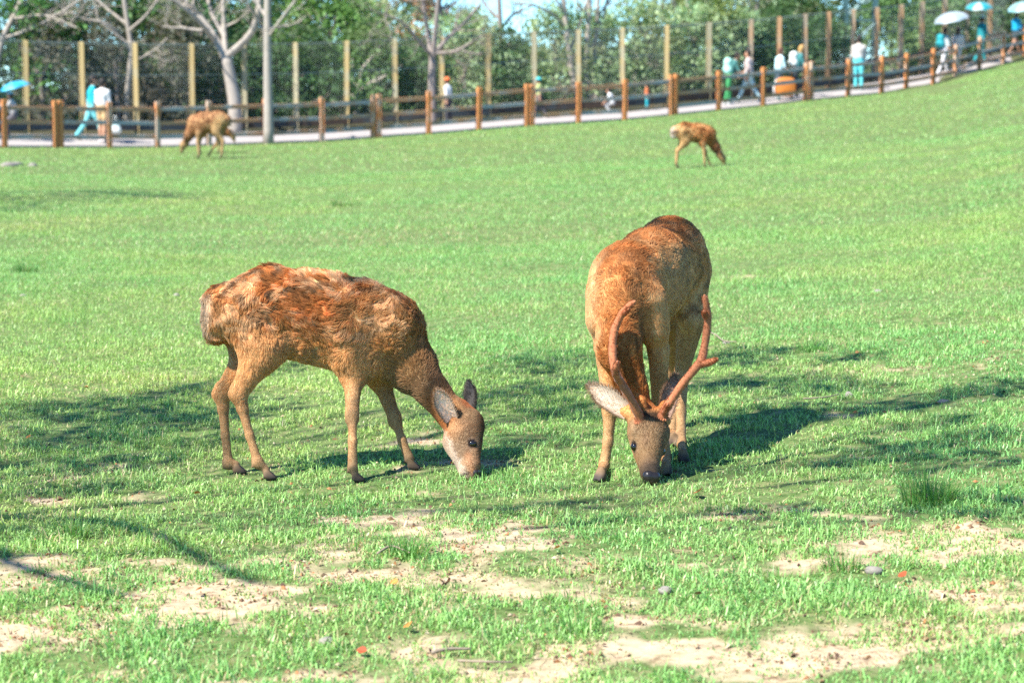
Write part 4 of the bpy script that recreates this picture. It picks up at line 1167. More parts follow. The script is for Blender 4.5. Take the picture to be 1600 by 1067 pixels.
def doe_paint(V, Nn, C, L):
    X, Z = V[:, 0], V[:, 2]
    px = CX + FPX * X / V[:, 1]
    trunk = sstep(.50, .62, Z) * sstep(650, 625, px)
    n1 = fbm(V, 26, 3, 3); n2 = fbm(V * np.array([.55, 1, 1.2]), 34, 2, 7); n3 = fbm(V, 9, 2, 8)
    up = np.clip(Nn[:, 2], 0, 1)
    # ragged moult: rusty under-colour, umber tufts, golden tuft highlights painted in
    t = trunk[:, None]
    back = (sstep(.60, .80, Z) * trunk)[:, None]
    C = lerp(C, np.array(RUST), back * .55)
    C = lerp(C, np.array((.86, .62, .36)), (t * sstep(.46, .58, n2)[:, None]) * .72)
    C = lerp(C, np.array(UMBER) * 1.15, (t * sstep(.50, .64, 1 - n1)[:, None]) * (.22 + .50 * back))
    C = lerp(C, np.array((0.45, 0.13, 0.025)), (t * sstep(.55, .68, n3)[:, None]) * .5)
    low = sstep(.60, .50, Z)[:, None] * sstep(.30, .42, Z)[:, None] * sstep(620, 580, px)[:, None]
    C = lerp(C, np.array(GOLD), low * .45)
    # dark stripe down the nape
    nape = (sstep(600, 640, px) * sstep(.2, .6, Nn[:, 2] + Nn[:, 0] * .7) * sstep(.28, .36, Z))[:, None]
    C = lerp(C, np.array(UMBER) * 1.8, nape * .4)
    neckc = (np.exp(-((px - 694) / 22) ** 2) * sstep(.36, .26, Z) * sstep(.14, .2, Z))[:, None]
    C = lerp(C, np.array((0.50, 0.20, 0.055)), neckc * .8)
    q = np.linalg.norm(V - DH(733, 636, 0), axis=1); C = lerp(C, np.array((0.42, .12, .035)), sstep(.06, .03, q)[:, None] * .8)
    # face: dark forehead, pale jaw and eye ring
    fr = np.linalg.norm((V - DH(752, 668, 0)) * [1, .6, .6], axis=1); C = lerp(C, np.array(UMBER), sstep(.05, .02, fr)[:, None] * .8)
    for s in (-1, 1):
        ey = np.linalg.norm(V - DOE_EYE * [1, 1, 1] if s < 0 else V - DOE_EYE2, axis=1)
        C = lerp(C, np.array((.40, .24, .13)), sstep(.036, .022, ey)[:, None] * .5)
    PX, PY = proj(V); hd_ = sstep(676, 706, PX + (fbm(V, 40, 2, 6) - .5) * 16) * sstep(628, 672, PY + (PX - 700) * .4)
    def seg(x0, y0, x1, y1):
        dx, dy = x1 - x0, y1 - y0; t = np.clip(((PX - x0) * dx + (PY - y0) * dy) / (dx*dx + dy*dy), 0, 1)
        return np.hypot(PX - x0 - t*dx, PY - y0 - t*dy)
    def dab(dist, w0, w1, col, st):
        nonlocal C
        C = lerp(C, np.array(col), (hd_ * sstep(w0, w1, dist))[:, None] * st)
    dab(np.hypot((PX - 725) / 1.0, (PY - 690) / 1.4), 40, 16, (.34, .20, .10), .7)
    dab(seg(688, 676, 722, 748) + (fbm(V, 70, 2, 4) - .5) * 8, 13, 5, (.56, .46, .36), .85)
    dab(seg(757, 668, 752, 705), 9, 3, (.16, .085, .05), .75)
    dab(seg(752, 705, 748, 735), 7, 2, (.30, .16, .08), .6)
    dab(seg(731, 712, 736, 735), 8, 3, (.46, .24, .12), .6)
    dab(seg(722, 744, 736, 737), 2.6, 1.0, (.07, .04, .03), .85)
    dab(np.hypot(PX - 744, PY - 738), 5.5, 3.5, (.03, .02, .02), .95)
    dab(np.hypot(PX - 739, PY - 735), 6, 2, (.52, .22, .09), .5)  # orange light on the muzzle side painted into the face
    dab(np.hypot((PX - 732) / 1.2, PY - 703), 7, 3, (.25, .14, .08), .5)
    dab(np.hypot(PX - 712, PY - 668), 14, 6, (.50, .30, .15), .5)
    rump = sstep(334, 322, px)[:, None] * sstep(.45, .8, -Nn[:, 0])[:, None] * sstep(.52, .60, Z)[:, None]
    C = lerp(C, np.array(CREAM), rump * .9)
    tl = sstep(336, 326, px)[:, None] * sstep(.66, .58, Z)[:, None] * sstep(.5, .54, Z)[:, None]
    C = lerp(C, np.array(UMBER), tl * .12)
    for ey_ in (DOE_EYE, DOE_EYE2):
        q = np.linalg.norm(V - ey_, axis=1); C = lerp(C, np.array((.56, .38, .24)), (sstep(.034, .026, q) * sstep(.016, .022, q))[:, None] * .3); C = lerp(C, np.array((.03, .018, .014)), sstep(.023, .016, q)[:, None])
    C = C * (0.85 + 0.3 * fbm(V, 60, 2, 19))[:, None]
    L = L * lerp(1.0, .75 + .6 * n1, trunk)
    return C, L
DOE_EYE = cam_hit(dp, 738, 693, 8.85, 9.4)
DOE_EYE2 = DOE_EYE - lat_h * 2 * ((DOE_EYE - DH(735, 692, 0)) @ lat_h)
d0 = ghit(480, 745)
doe = make_deer('deer', dp, d0, 'russet doe standing side-on with head down, grazing at left', 0.0072, doe_paint, 200000, 1,
                nofur=[(DOE_EYE, .011), (DH(743, 741, -.005), .014)])
make_eye(doe, d0, DOE_EYE, .0145, (.25, -1, .1)); make_eye(doe, d0, DOE_EYE2, .0125, (.25, 1, .1))
make_nose(doe, d0, [Prim(DH(743, 737, -.010), DH(743, 737, .010), 7*S, 7*S, .006), Prim(DH(742.5, 743, -.008), DH(742.5, 743, .008), 5.5*S, 5.5*S, .006)])
make_ear(doe, d0, DH(713,652,-.060), DH(694,602,-.105), (-.15,-1,.25), .070, (.30,.17,.08), (.74,.60,.50))
make_ear(doe, d0, DH(727,642,.045), DH(722,598,.085), (.5,.75,-.1), .060, (.10,.085,.075), (.40,.30,.22))  # far ear: its backlit darkness is put into the colours

# ---------------- the stag: seen from the front, body running away to the right
hd = np.array([-.36, -.93, 0.0]); hd /= np.linalg.norm(hd); sl = np.array([hd[1], -hd[0], 0]) * -1      # lateral (towards the photo's right)
sp = []
def SP(a, b_, ra, rb, k, lt, col, fur, flow=-1, axis=sl): sp.append(Prim(P(*a), P(*b_), ra, rb, k, lt, axis, col, fur, flow))
SP((1053,399,9.95), (1046,404,9.78), .145, .165, .06, 1.12, RUST, .026)
SP((1046,404,9.78), (1016,428,9.50), .156, .170, .06, 1.22, TAN, .024)
SP((1016,428,9.50), (980,448,9.26), .170, .165, .06, 1.22, TAN, .024)
SP((980,448,9.26), (974,462,9.15), .162, .132, .06, 1.12, TAN, .022, tuple(-hd))
SP((1030,450,9.65), (985,474,9.25), .13, .12, .06, 1.25, GOLD, .018)
SP((974,455,9.14), (966,540,9.03), .116, .080, .05, 1.05, RUST, .024, tuple(-hd * .9 + np.array([0, 0, .35])))
SP((966,540,9.03), (996,630,9.00), .079, .050, .05, 1.02, RUST, .024)
SP((970,515,9.14), (972,550,9.06), .06, .04, .05, 1.0, TAN, .02)
SP((946,466,9.17), (938,500,9.14), .070, .052, .05, 1.0, TAN, .016, 1)
SP((1014,470,9.12), (1022,515,9.12), .070, .050, .05, 1.0, TAN, .016, 1)
# head
Hc = P(1012, 664, 8.945)
hax = P(1015, 760, 8.76) - Hc; hl = np.linalg.norm(hax); hax /= hl
hsd = np.array([.90, .42, 0.0]); hsd -= hax * (hsd @ hax); hsd /= np.linalg.norm(hsd); hfw = np.cross(hsd, hax)
if hfw[1] > 0: hfw = -hfw
def H(u, s, f): return Hc + hax * (u * 1.14 if u > 0 else u) + hsd * s + hfw * f
def HP(a, b_, ra, rb, k, col, fur, flow=-1, lt=1.0): sp.append(Prim(H(*a), H(*b_), ra, rb, k, lt, hsd, col, fur, flow))
BRO = (.31, .18, .085)
HP((-.030, 0, -.02), (.035, 0, .005), .070, .073, .03, BRO, .018)
HP((.035, 0, 0), (.095, 0, .004), .071, .053, .03, BRO, .014)
HP((.095, 0, .004), (.190, 0, .010), .051, .036, .03, BRO, .010, -1, 1.1)
HP((.07, 0, -.04), (.17, 0, -.012), .050, .030, .03, TAN, .007, -1, 1.1)
HP((.190, 0, .010), (.212, 0, .010), .036, .031, .015, (.16,.09,.05), .003)
HP((.216, 0, .020), (.226, 0, .016), .021, .020, .010, NOSE, 0.0, -1, .8)
HP((.200, 0, -.016), (.216, 0, -.014), .022, .018, .012, TAN, .004)
for s in (-1, 1):
    HP((.020, s*.066, .022), (.052, s*.062, .026), .017, .015, .014, GREY, .006)
    HP((-.045, s*.068, -.015), (-.055, s*.088, -.025), .030, .022, .014, TAN, .010, 1)
    HP((-.035, s*.040, .040), (-.065, s*.050, .060), .024, .021, .012, RUST, .012, 1)      # antler pedicles
def stag_leg(fore, J, hoofp, fwd, rr, cols):
    h_ = ghit(*hoofp); h_[2] = float(near_z(np.array([h_[0]]), np.array([h_[1]]))[0]) + .002
    J = [P(*j) for j in J]; out = []
    for i in range(len(J) - 1):
        out.append(Prim(J[i], J[i+1], rr[i], rr[i+1] if i < len(J)-2 else rr[i+1], .05 if i == 0 else .02, 1.15 if i == 0 else 1.0, sl, cols[min(i, len(cols)-1)], .018 if i == 0 else .010 if i == 1 else .007, 1))
    out += hoof(J[-1], h_, fwd, .021, np.array([-fwd[1], fwd[0], 0]))
    return out
fw1 = np.array([-.45, -.9, 0]) / math.hypot(.45, .9)
sp += stag_leg(1, [(944,500,9.20),(949,560,9.20),(953,640,9.16),(950,690,9.14),(944,727,9.13)], (937,752), fw1, [.066,.042,.029,.0185,.0225], [TAN, GOLD, LEG])
sp += stag_leg(1, [(1022,500,9.15),(1029,548,9.17),(1030,630,9.22),(1036,675,9.25),(1041,716,9.27)], (1041,741), (0.05,-1,0), [.060,.042,.029,.0185,.0225], [TAN, LEG, LEG])
sp += stag_leg(0, [(1077,428,9.86),(1079,500,9.74),(1066,580,9.80),(1064,645,9.72),(1064,692,9.64)], (1068,721), (0.1,-1,0), [.105,.060,.030,.020,.023], [TAN, LEG, LEG])
sp += stag_leg(0, [(1036,428,9.92),(1044,502,9.94),(1055,580,10.14),(1053,635,10.08),(1051,676,10.03)], (1051,697), (0.0,-1,0), [.105,.055,.030,.020,.023], [TAN, LEG, LEG])
for (x, y, Y) in ((1066,577,9.83), (1055,577,10.17)):       # points of the hocks
    sp.append(Prim(P(x, y - 10, Y), P(x, y, Y + .02), .02, .022, .02, 1, None, LEG, .01, 1))
sp.append(Prim(P(1053,385,10.05), P(1054,420,10.10), .05, .03, .03, 1, None, CREAM, .03, 1))
STAG_EYE = cam_hit(sp, 991, 697, 8.6, 9.1)
for p_ in sp:
    p_.fur *= .80 if p_.fur > .02 else .66

def stag_paint(V, Nn, C, L):
    Z = V[:, 2]; n1 = fbm(V, 18, 3, 53); n2 = fbm(V, 30, 2, 57); n3 = fbm(V, 7, 2, 58)
    trunk = sstep(.46, .62, Z); up = sstep(.35, .85, Nn[:, 2])
    C = lerp(C, np.array(GOLD) * .92, (trunk * (1 - up))[:, None] * .55)
    C = lerp(C, np.array(RUST), (trunk * up)[:, None] * .75)
    C = lerp(C, np.array(UMBER), (trunk * sstep(.52, .66, 1 - n1))[:, None] * (.10 + .30 * up[:, None]))
    C = lerp(C, np.array(GOLD), (trunk * sstep(.54, .66, n2))[:, None] * .4)
    along = (V - P(980, 448, 9.26)) @ hd
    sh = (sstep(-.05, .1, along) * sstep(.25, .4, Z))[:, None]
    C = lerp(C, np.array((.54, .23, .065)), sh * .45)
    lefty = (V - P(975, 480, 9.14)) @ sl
    C = lerp(C, np.array((.56, .36, .17)), (sh[:, 0] * sstep(-.05, -.12, lefty))[:, None] * .6)  # sunlit left of neck and shoulder put into the coat colour
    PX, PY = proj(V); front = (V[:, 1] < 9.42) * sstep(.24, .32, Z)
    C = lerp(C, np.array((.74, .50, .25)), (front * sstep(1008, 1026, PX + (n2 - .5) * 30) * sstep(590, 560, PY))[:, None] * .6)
    C = lerp(C, np.array((.80, .58, .33)), (front * sstep(946, 928, PX + (n2 - .5) * 20))[:, None] * .55)  # left shoulder painted paler still, as its lit edge
    dx = PX - np.interp(PY, [400, 480, 560, 640], [990, 992, 992, 1004]); nk_ = fbm(V * np.array([1, 1, .4]), 60, 2, 61)
    C = lerp(C, np.array(UMBER) * 1.2, (front * np.exp(-(dx / 15) ** 2) * sstep(.42, .56, nk_) * sstep(405, 440, PY) * sstep(625, 590, PY))[:, None] * .75)
    C = lerp(C, np.array((.60, .25, .06)), (front * np.exp(-((PX - 965) / 22) ** 2) * sstep(400, 470, PY))[:, None] * .5)
    far_ = sstep(9.3, 9.5, V[:, 1]); C = lerp(C, np.array((.78, .55, .29)), (far_ * trunk * sstep(.46, .6, n2) * sstep(.9, .5, up))[:, None] * .42)
    back_ = trunk * sstep(.15, .6, Nn[:, 2]); C = lerp(C, np.array((.42, .16, .045)), (back_ * sstep(.40, .56, n3 + (n1 - .5) * .8))[:, None] * .45); C = lerp(C, np.array(UMBER) * 1.1, (back_ * sstep(.50, .60, 1 - n1))[:, None] * .32)
    C = lerp(C, np.array(GREY) * .8, (far_ * trunk * sstep(.56, .66, 1 - n2) * (1 - up))[:, None] * .5)
    mane = np.exp(-((lefty - .045) / .035) ** 2) * sh[:, 0] * sstep(.62, .50, Z) * sstep(.3, .36, Z) * sstep(.45, .6, n2 + .1)
    C = lerp(C, np.array(UMBER) * 1.1, mane[:, None] * .7)
    q = np.linalg.norm(V - H(-.06, 0, -.02), axis=1); C = lerp(C, np.array((.42, .14, .035)), sstep(.10, .05, q)[:, None] * .8)
    u = (V - Hc) @ hax; u = np.where(u > 0, u / 1.14, u); s = (V - Hc) @ hsd; f = (V - Hc) @ hfw
    head = sstep(.32, .29, Z) * (np.abs(s) < .12) * (u > -.08) * (np.linalg.norm(V - H(.07, 0, 0), axis=1) < .2)
    C = lerp(C, np.array((.05, .03, .02)), (head * np.exp(-((u + .005) / .035) ** 2) * sstep(.02, .06, f) * sstep(.07, .04, np.abs(s)))[:, None] * .85)
    C = lerp(C, np.array((.36, .24, .13)), (head * np.exp(-((u - .06) / .03) ** 2) * sstep(.03, .05, f) * sstep(.05, .02, np.abs(s)))[:, None] * .5)
    C = lerp(C, np.array((.12, .075, .05)), (head * sstep(.13, .20, u))[:, None] * .6)
    C = lerp(C, np.array((.44, .29, .16)), (head * sstep(.03, .06, np.abs(s)) * sstep(.02, .08, u) * sstep(.16, .1, u))[:, None] * .5)
    C = lerp(C, np.array((.16, .09, .05)), (head * np.exp(-((np.abs(s) - .034) / .012) ** 2) * np.exp(-((u - .09) / .03) ** 2))[:, None] * .6)
    for sgn in (-1, 1):
        ey = np.linalg.norm(V - (STAG_EYE if sgn < 0 else STAG_EYE2), axis=1)
        C = lerp(C, np.array((.34, .22, .12)), sstep(.036, .022, ey)[:, None] * .7)
        C = lerp(C, np.array((.02, .012, .01)), sstep(.025, .016, ey)[:, None])
    C = C * (0.85 + 0.3 * fbm(V, 60, 2, 59))[:, None]
    return C, L * lerp(1.0, .7 + .6 * n1, trunk)
STAG_EYE2 = STAG_EYE - hsd * 2 * ((STAG_EYE - Hc) @ hsd)
s0 = ghit(1010, 745)
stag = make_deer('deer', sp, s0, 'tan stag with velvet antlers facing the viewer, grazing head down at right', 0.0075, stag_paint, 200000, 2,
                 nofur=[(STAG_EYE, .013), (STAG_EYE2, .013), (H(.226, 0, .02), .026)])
for c_, s in ((STAG_EYE, -1), (STAG_EYE2, 1)): make_eye(stag, s0, c_, .0178, hsd * s + hfw * .5)
make_nose(stag, s0, [Prim(H(.218, -.012, .022), H(.218, .012, .022), .0235, .0235, .01), Prim(H(.226, -.010, .010), H(.226, .010, .010), .019, .019, .01)])
make_ear(stag, s0, H(-.048, -.075, -.02), P(919,601,8.99), hfw * .8 + hax * .55, .080, (.30,.19,.11), (.70,.60,.48))
make_ear(stag, s0, H(-.055, .070, -.025), P(1055,585,9.06), hfw * .8 + hax * .4 , .070, (.26,.16,.10), (.36,.24,.19))  # right ear: shaded side painted in with a darker inside
rz_ = np.random.default_rng(3)
def antler(beam, tines):
    m_ = MB(); fz = []
    def one(pp, n):
        q = smooth_path([P(*a[:3]) for a in pp], n); rr = np.interp(np.linspace(0, 1, n), np.linspace(0, 1, len(pp)), [a[3] * .86 * 8.9 / FPX for a in pp])
        rr = rr * (1 + .06 * np.sin(np.arange(n) * 1.7))
        rr[-1] *= .8
        m_.tube(q, rr, 12)
        k = int(420 * n / 12); f = rz_.random(k) * (n - 1.01); i_ = f.astype(int); c_ = lerp(q[i_], q[i_+1], (f - i_)[:, None]); tg = q[i_+1] - q[i_]; tg /= np.linalg.norm(tg, axis=1)[:, None]
        dv = rz_.normal(size=(k, 3)); dv -= tg * (dv * tg).sum(axis=1)[:, None]; dv /= np.linalg.norm(dv, axis=1)[:, None]
        r0 = c_ + dv * (rr[i_] * .96)[:, None]; ln = (.0030 * rz_.uniform(.6, 1.3, k))[:, None]; fz.append(np.stack([r0, r0 + (dv * .8 + tg * .5) * ln * .5, r0 + (dv * .8 + tg * .8) * ln], 1))
        e = q[-1]; t = q[-1] - q[-2]; t /= np.linalg.norm(t); m_.tube([e, e + t * rr[-1] * .5, e + t * rr[-1] * .85], [rr[-1] * .98, rr[-1] * .75, rr[-1] * .3], 12)
    one(beam, 30)
    b0 = P(*beam[0][:3]); b1 = P(*beam[1][:3]); dB = (b1 - b0) / np.linalg.norm(b1 - b0); uB = np.cross(dB, [0, 1.0, 0]); uB /= np.linalg.norm(uB); vB = np.cross(dB, uB)
    for k in range(14):      # knobbly burr round the base
        an = 2 * math.pi * k / 14; c_ = b0 + dB * .010 + (uB * math.cos(an) + vB * math.sin(an)) * .0205
        m_.tube([c_ - dB * .006, c_, c_ + dB * .006], [.003, .0058 + .0015 * (k % 3), .003], 6)
    for t in tines: one(t, 12)
    a_ = m_.build('antler', velvet_mat, stag, True, s0)
    PP = np.concatenate(fz); PP = PP.repeat(5, axis=0) + rz_.normal(size=(len(PP) * 5, 1, 3)) * .0016; n = len(PP)
    cu = bpy.data.hair_curves.new('velvet'); cu.add_curves([3] * n); cu.attributes['position'].data.foreach_set('vector', (PP.reshape(-1, 3) - s0).astype(np.float32).ravel())
    ra = cu.attributes.get('radius') or cu.attributes.new('radius', 'FLOAT', 'POINT'); ra.data.foreach_set('value', np.tile(np.array([.0004, .0003, .0001], np.float32), n))
    at_ = cu.attributes.new('col', 'FLOAT_COLOR', 'CURVE'); cc = np.ones((n, 4), np.float32); t_ = (fbm(PP[:, 0], 40, 2, 3) > .5)[:, None]
    cc[:, :3] = np.where(t_, (.44, .18, .085), (.34, .12, .05)) * rz_.uniform(.75, 1.3, (n, 1)); at_.data.foreach_set('color', cc.ravel()); cu.materials.append(fur_mat); link('velvet', cu, a_)
    return a_
antler([(1000,662,8.89,9.5),(999,650,8.88,8.5),(988,628,8.86,8),(972,600,8.85,7.5),(960,575,8.87,7.4),(957,545,8.90,7.4),(960,517,8.92,7.2),(971,492,8.92,6.8),(982,479,8.90,6.3),(991,472,8.89,5)],
       [[(970,598,8.85,7.4),(963,586,8.80,7.2),(962,576,8.77,6.2),(965,565,8.755,3.4)], [(973,490,8.92,4.5),(979,486,8.88,3.6),(982,483,8.86,2.2)]])
antler([(1034,656,8.91,9.5),(1037,644,8.90,8.5),(1050,624,8.89,7.6),(1068,598,8.89,7.4),(1086,576,8.90,7.8),(1096,562,8.92,8.0),(1101,540,8.94,7),(1105,512,8.95,6.8),(1106,492,8.95,6.8),(1103,474,8.94,5.6),(1101,463,8.94,4.8)],
       [[(1092,570,8.91,6.5),(1108,566,8.90,5.5),(1121,561,8.89,3)], [(1037,646,8.90,6),(1041,638,8.86,4.5),(1043,632,8.84,2.6)], [(1104,496,8.95,5.4),(1101,490,8.92,4.4),(1100,486,8.91,3)]])

# ---------------- small deer farther off, built in their own frame: x forward, y to the left, z up
def far_deer(px, py, yaw, sc, label, leg, headp, cols, seed, nfur, rumpwhite=0.0, group=None, lean=0.0):
    o = ghit(px, py)
    R = np.array([[math.cos(yaw), math.sin(yaw), 0], [-math.sin(yaw), math.cos(yaw), 0], [0, 0, 1]]) # rows: fwd, left... used as v @ R
    Wd = lambda v: o + (np.array(v, float) * sc) @ R
    la = np.array([0, 1.0, 0]) @ R
    base, side, dark = cols; pr = []
    A = lambda a, b_, ra, rb, k=.05, lt=1.0, col=base, fur=.03, flow=-1: pr.append(Prim(Wd(a), Wd(b_), ra*sc, rb*sc, k*sc, lt, la, col, fur, flow))
    A((-.36,0,.70), (-.20,0,.71), .10, .145, .05, 1.3); A((-.20,0,.71), (.06,0,.67), .145, .165, .05, 1.3); A((.06,0,.67), (.24,0,.65), .165, .15, .05, 1.35)
    A((-.12,0,.64), (.15,0,.61), .12, .13, .05, 1.25, side, .02)
    hx, hz = headp
    A((.24,0,.62), (lerp(.28, hx, .55), 0, lerp(.60, hz + .16, .55)), .13, .085, .05, 1.3, base, .02); A((lerp(.28, hx, .55), 0, lerp(.60, hz + .16, .55)), (hx, 0, hz + .16), .085, .06, .04, 1.2, dark, .015)
    A((hx, 0, hz + .16), (hx + .04, 0, hz + .12), .062, .065, .03, 1.15, side, .01); A((hx + .04, 0, hz + .12), (hx + .075, 0, hz), .06, .030, .03, 1.15, side, .006)
    A((hx + .078, 0, hz - .005), (hx + .080, 0, hz - .015), .022, .02, .01, 1, NOSE, 0)
    A((-.42,0,.70), (-.44,0,.60), .035, .02, .02, 1, WHITE if rumpwhite else CREAM, .03, 1)
    if rumpwhite: A((-.40,0,.70), (-.41,0,.62), .085, .07, .03, 1.0, WHITE, .03, 1)
    for s in (-1, 1):
        A((hx + .0, s*.03, hz + .19), (hx - .01, s*.05, hz + .21), .028, .02, .012, 1, base, .01)
        f1, f2, h1, h2 = leg[s]
        lc = lerp(np.array(side), np.array(LEG), .6)
        A((.18, s*.07, .62), (.14, s*.08, .48), .115, .07, .05, 1.7, base, .02, 1)
        A((.14, s*.08, .48), f1, .052, .028, .03, 1, lc, .01, 1); A(f1, f2, .026, .021, .02, 1, lc, .008, 1)
        A((-.26, s*.06, .68), (-.20, s*.08, .50), .125, .08, .05, 1.6, side, .02, 1)
        A((-.20, s*.08, .50), h1, .07, .032, .04, 1.3, side, .015, 1); A(h1, h2, .030, .021, .02, 1, lc, .008, 1)
        for q in (f2, h2):
            q = np.array(q); A(q, q + [.03, 0, -.06], .022, .020, .012, 1, HOOF, 0, 1)
            for t in (-1, 1): A(q + [.02, t*.010, -.05], q + [.05, t*.012, -.068], .016, .011, .006, 1, HOOF, 0, 1)
    def paint(V, Nn, C, L):
        n1 = fbm(V, 20, 2, seed); up = sstep(.1, .8, Nn[:, 2]); Z = (V[:, 2] - o[2]) / sc
        C = lerp(C, np.array(UMBER), (sstep(.5, .66, 1 - n1) * sstep(.55, .7, Z))[:, None] * .5)
        C = lerp(C, np.array(GOLD), (sstep(.54, .66, n1) * sstep(.5, .65, Z))[:, None] * .5)
        return C, L
    d_ = make_deer('deer', pr, o, label, .016 * max(sc, .7), paint, nfur, seed, furw=.0022, group=group, clump=14, ngui=900)
    for s in (-1, 1):
        make_ear(d_, o, Wd((hx - .005, s*.05, hz + .20)), Wd((hx - .05, s*.13, hz + .30)), (np.array([.8, s*.6, -.2]) @ R), .075*sc, tuple(np.array(base)*.8), (.55,.42,.32))
        make_eye(d_, o, Wd((hx + .055, s*.052, hz + .09)), .013*sc, np.array([.3, s*1.0, 0]) @ R)
    return d_
far_deer(1086, 262, 0.12, .80, 'young deer with a white rump grazing alone on the far right lawn',
   {-1: ((.16,-.08,.30),(.17,-.08,.07),(-.36,-.08,.32),(-.38,-.08,.07)), 1: ((.22,.08,.30),(.30,.09,.07),(-.34,.08,.33),(-.36,.08,.07))},
   (.50, .06), ((.42,.17,.05), (.52,.33,.14), (.10,.07,.05)), 71, 9000, 1.0)
far_deer(325, 248, math.pi - .25, 1.18, 'brown deer nosing the grass in front of the rail fence at left',
   {1: ((.16,.08,.30),(.14,.08,.07),(-.33,.08,.32),(-.30,.08,.07)), -1: ((.19,-.08,.30),(.20,-.08,.07),(-.16,-.08,.30),(.00,-.09,.10))},
   (.44, .12), ((.36,.17,.075), (.40,.26,.12), (.24,.13,.06)), 72, 9000)
far_deer(331, 240, 0.05, .92, 'second deer mostly hidden behind the brown deer, its head at that one\'s rump',
   {-1: ((.16,-.08,.30),(.17,-.08,.07),(-.36,-.08,.32),(-.34,-.08,.07)), 1: ((.20,.08,.30),(.24,.09,.07),(-.34,.08,.33),(-.30,.08,.07))},
   (.50, .30), ((.40,.17,.06), (.46,.28,.12), (.30,.14,.06)), 73, 6000)
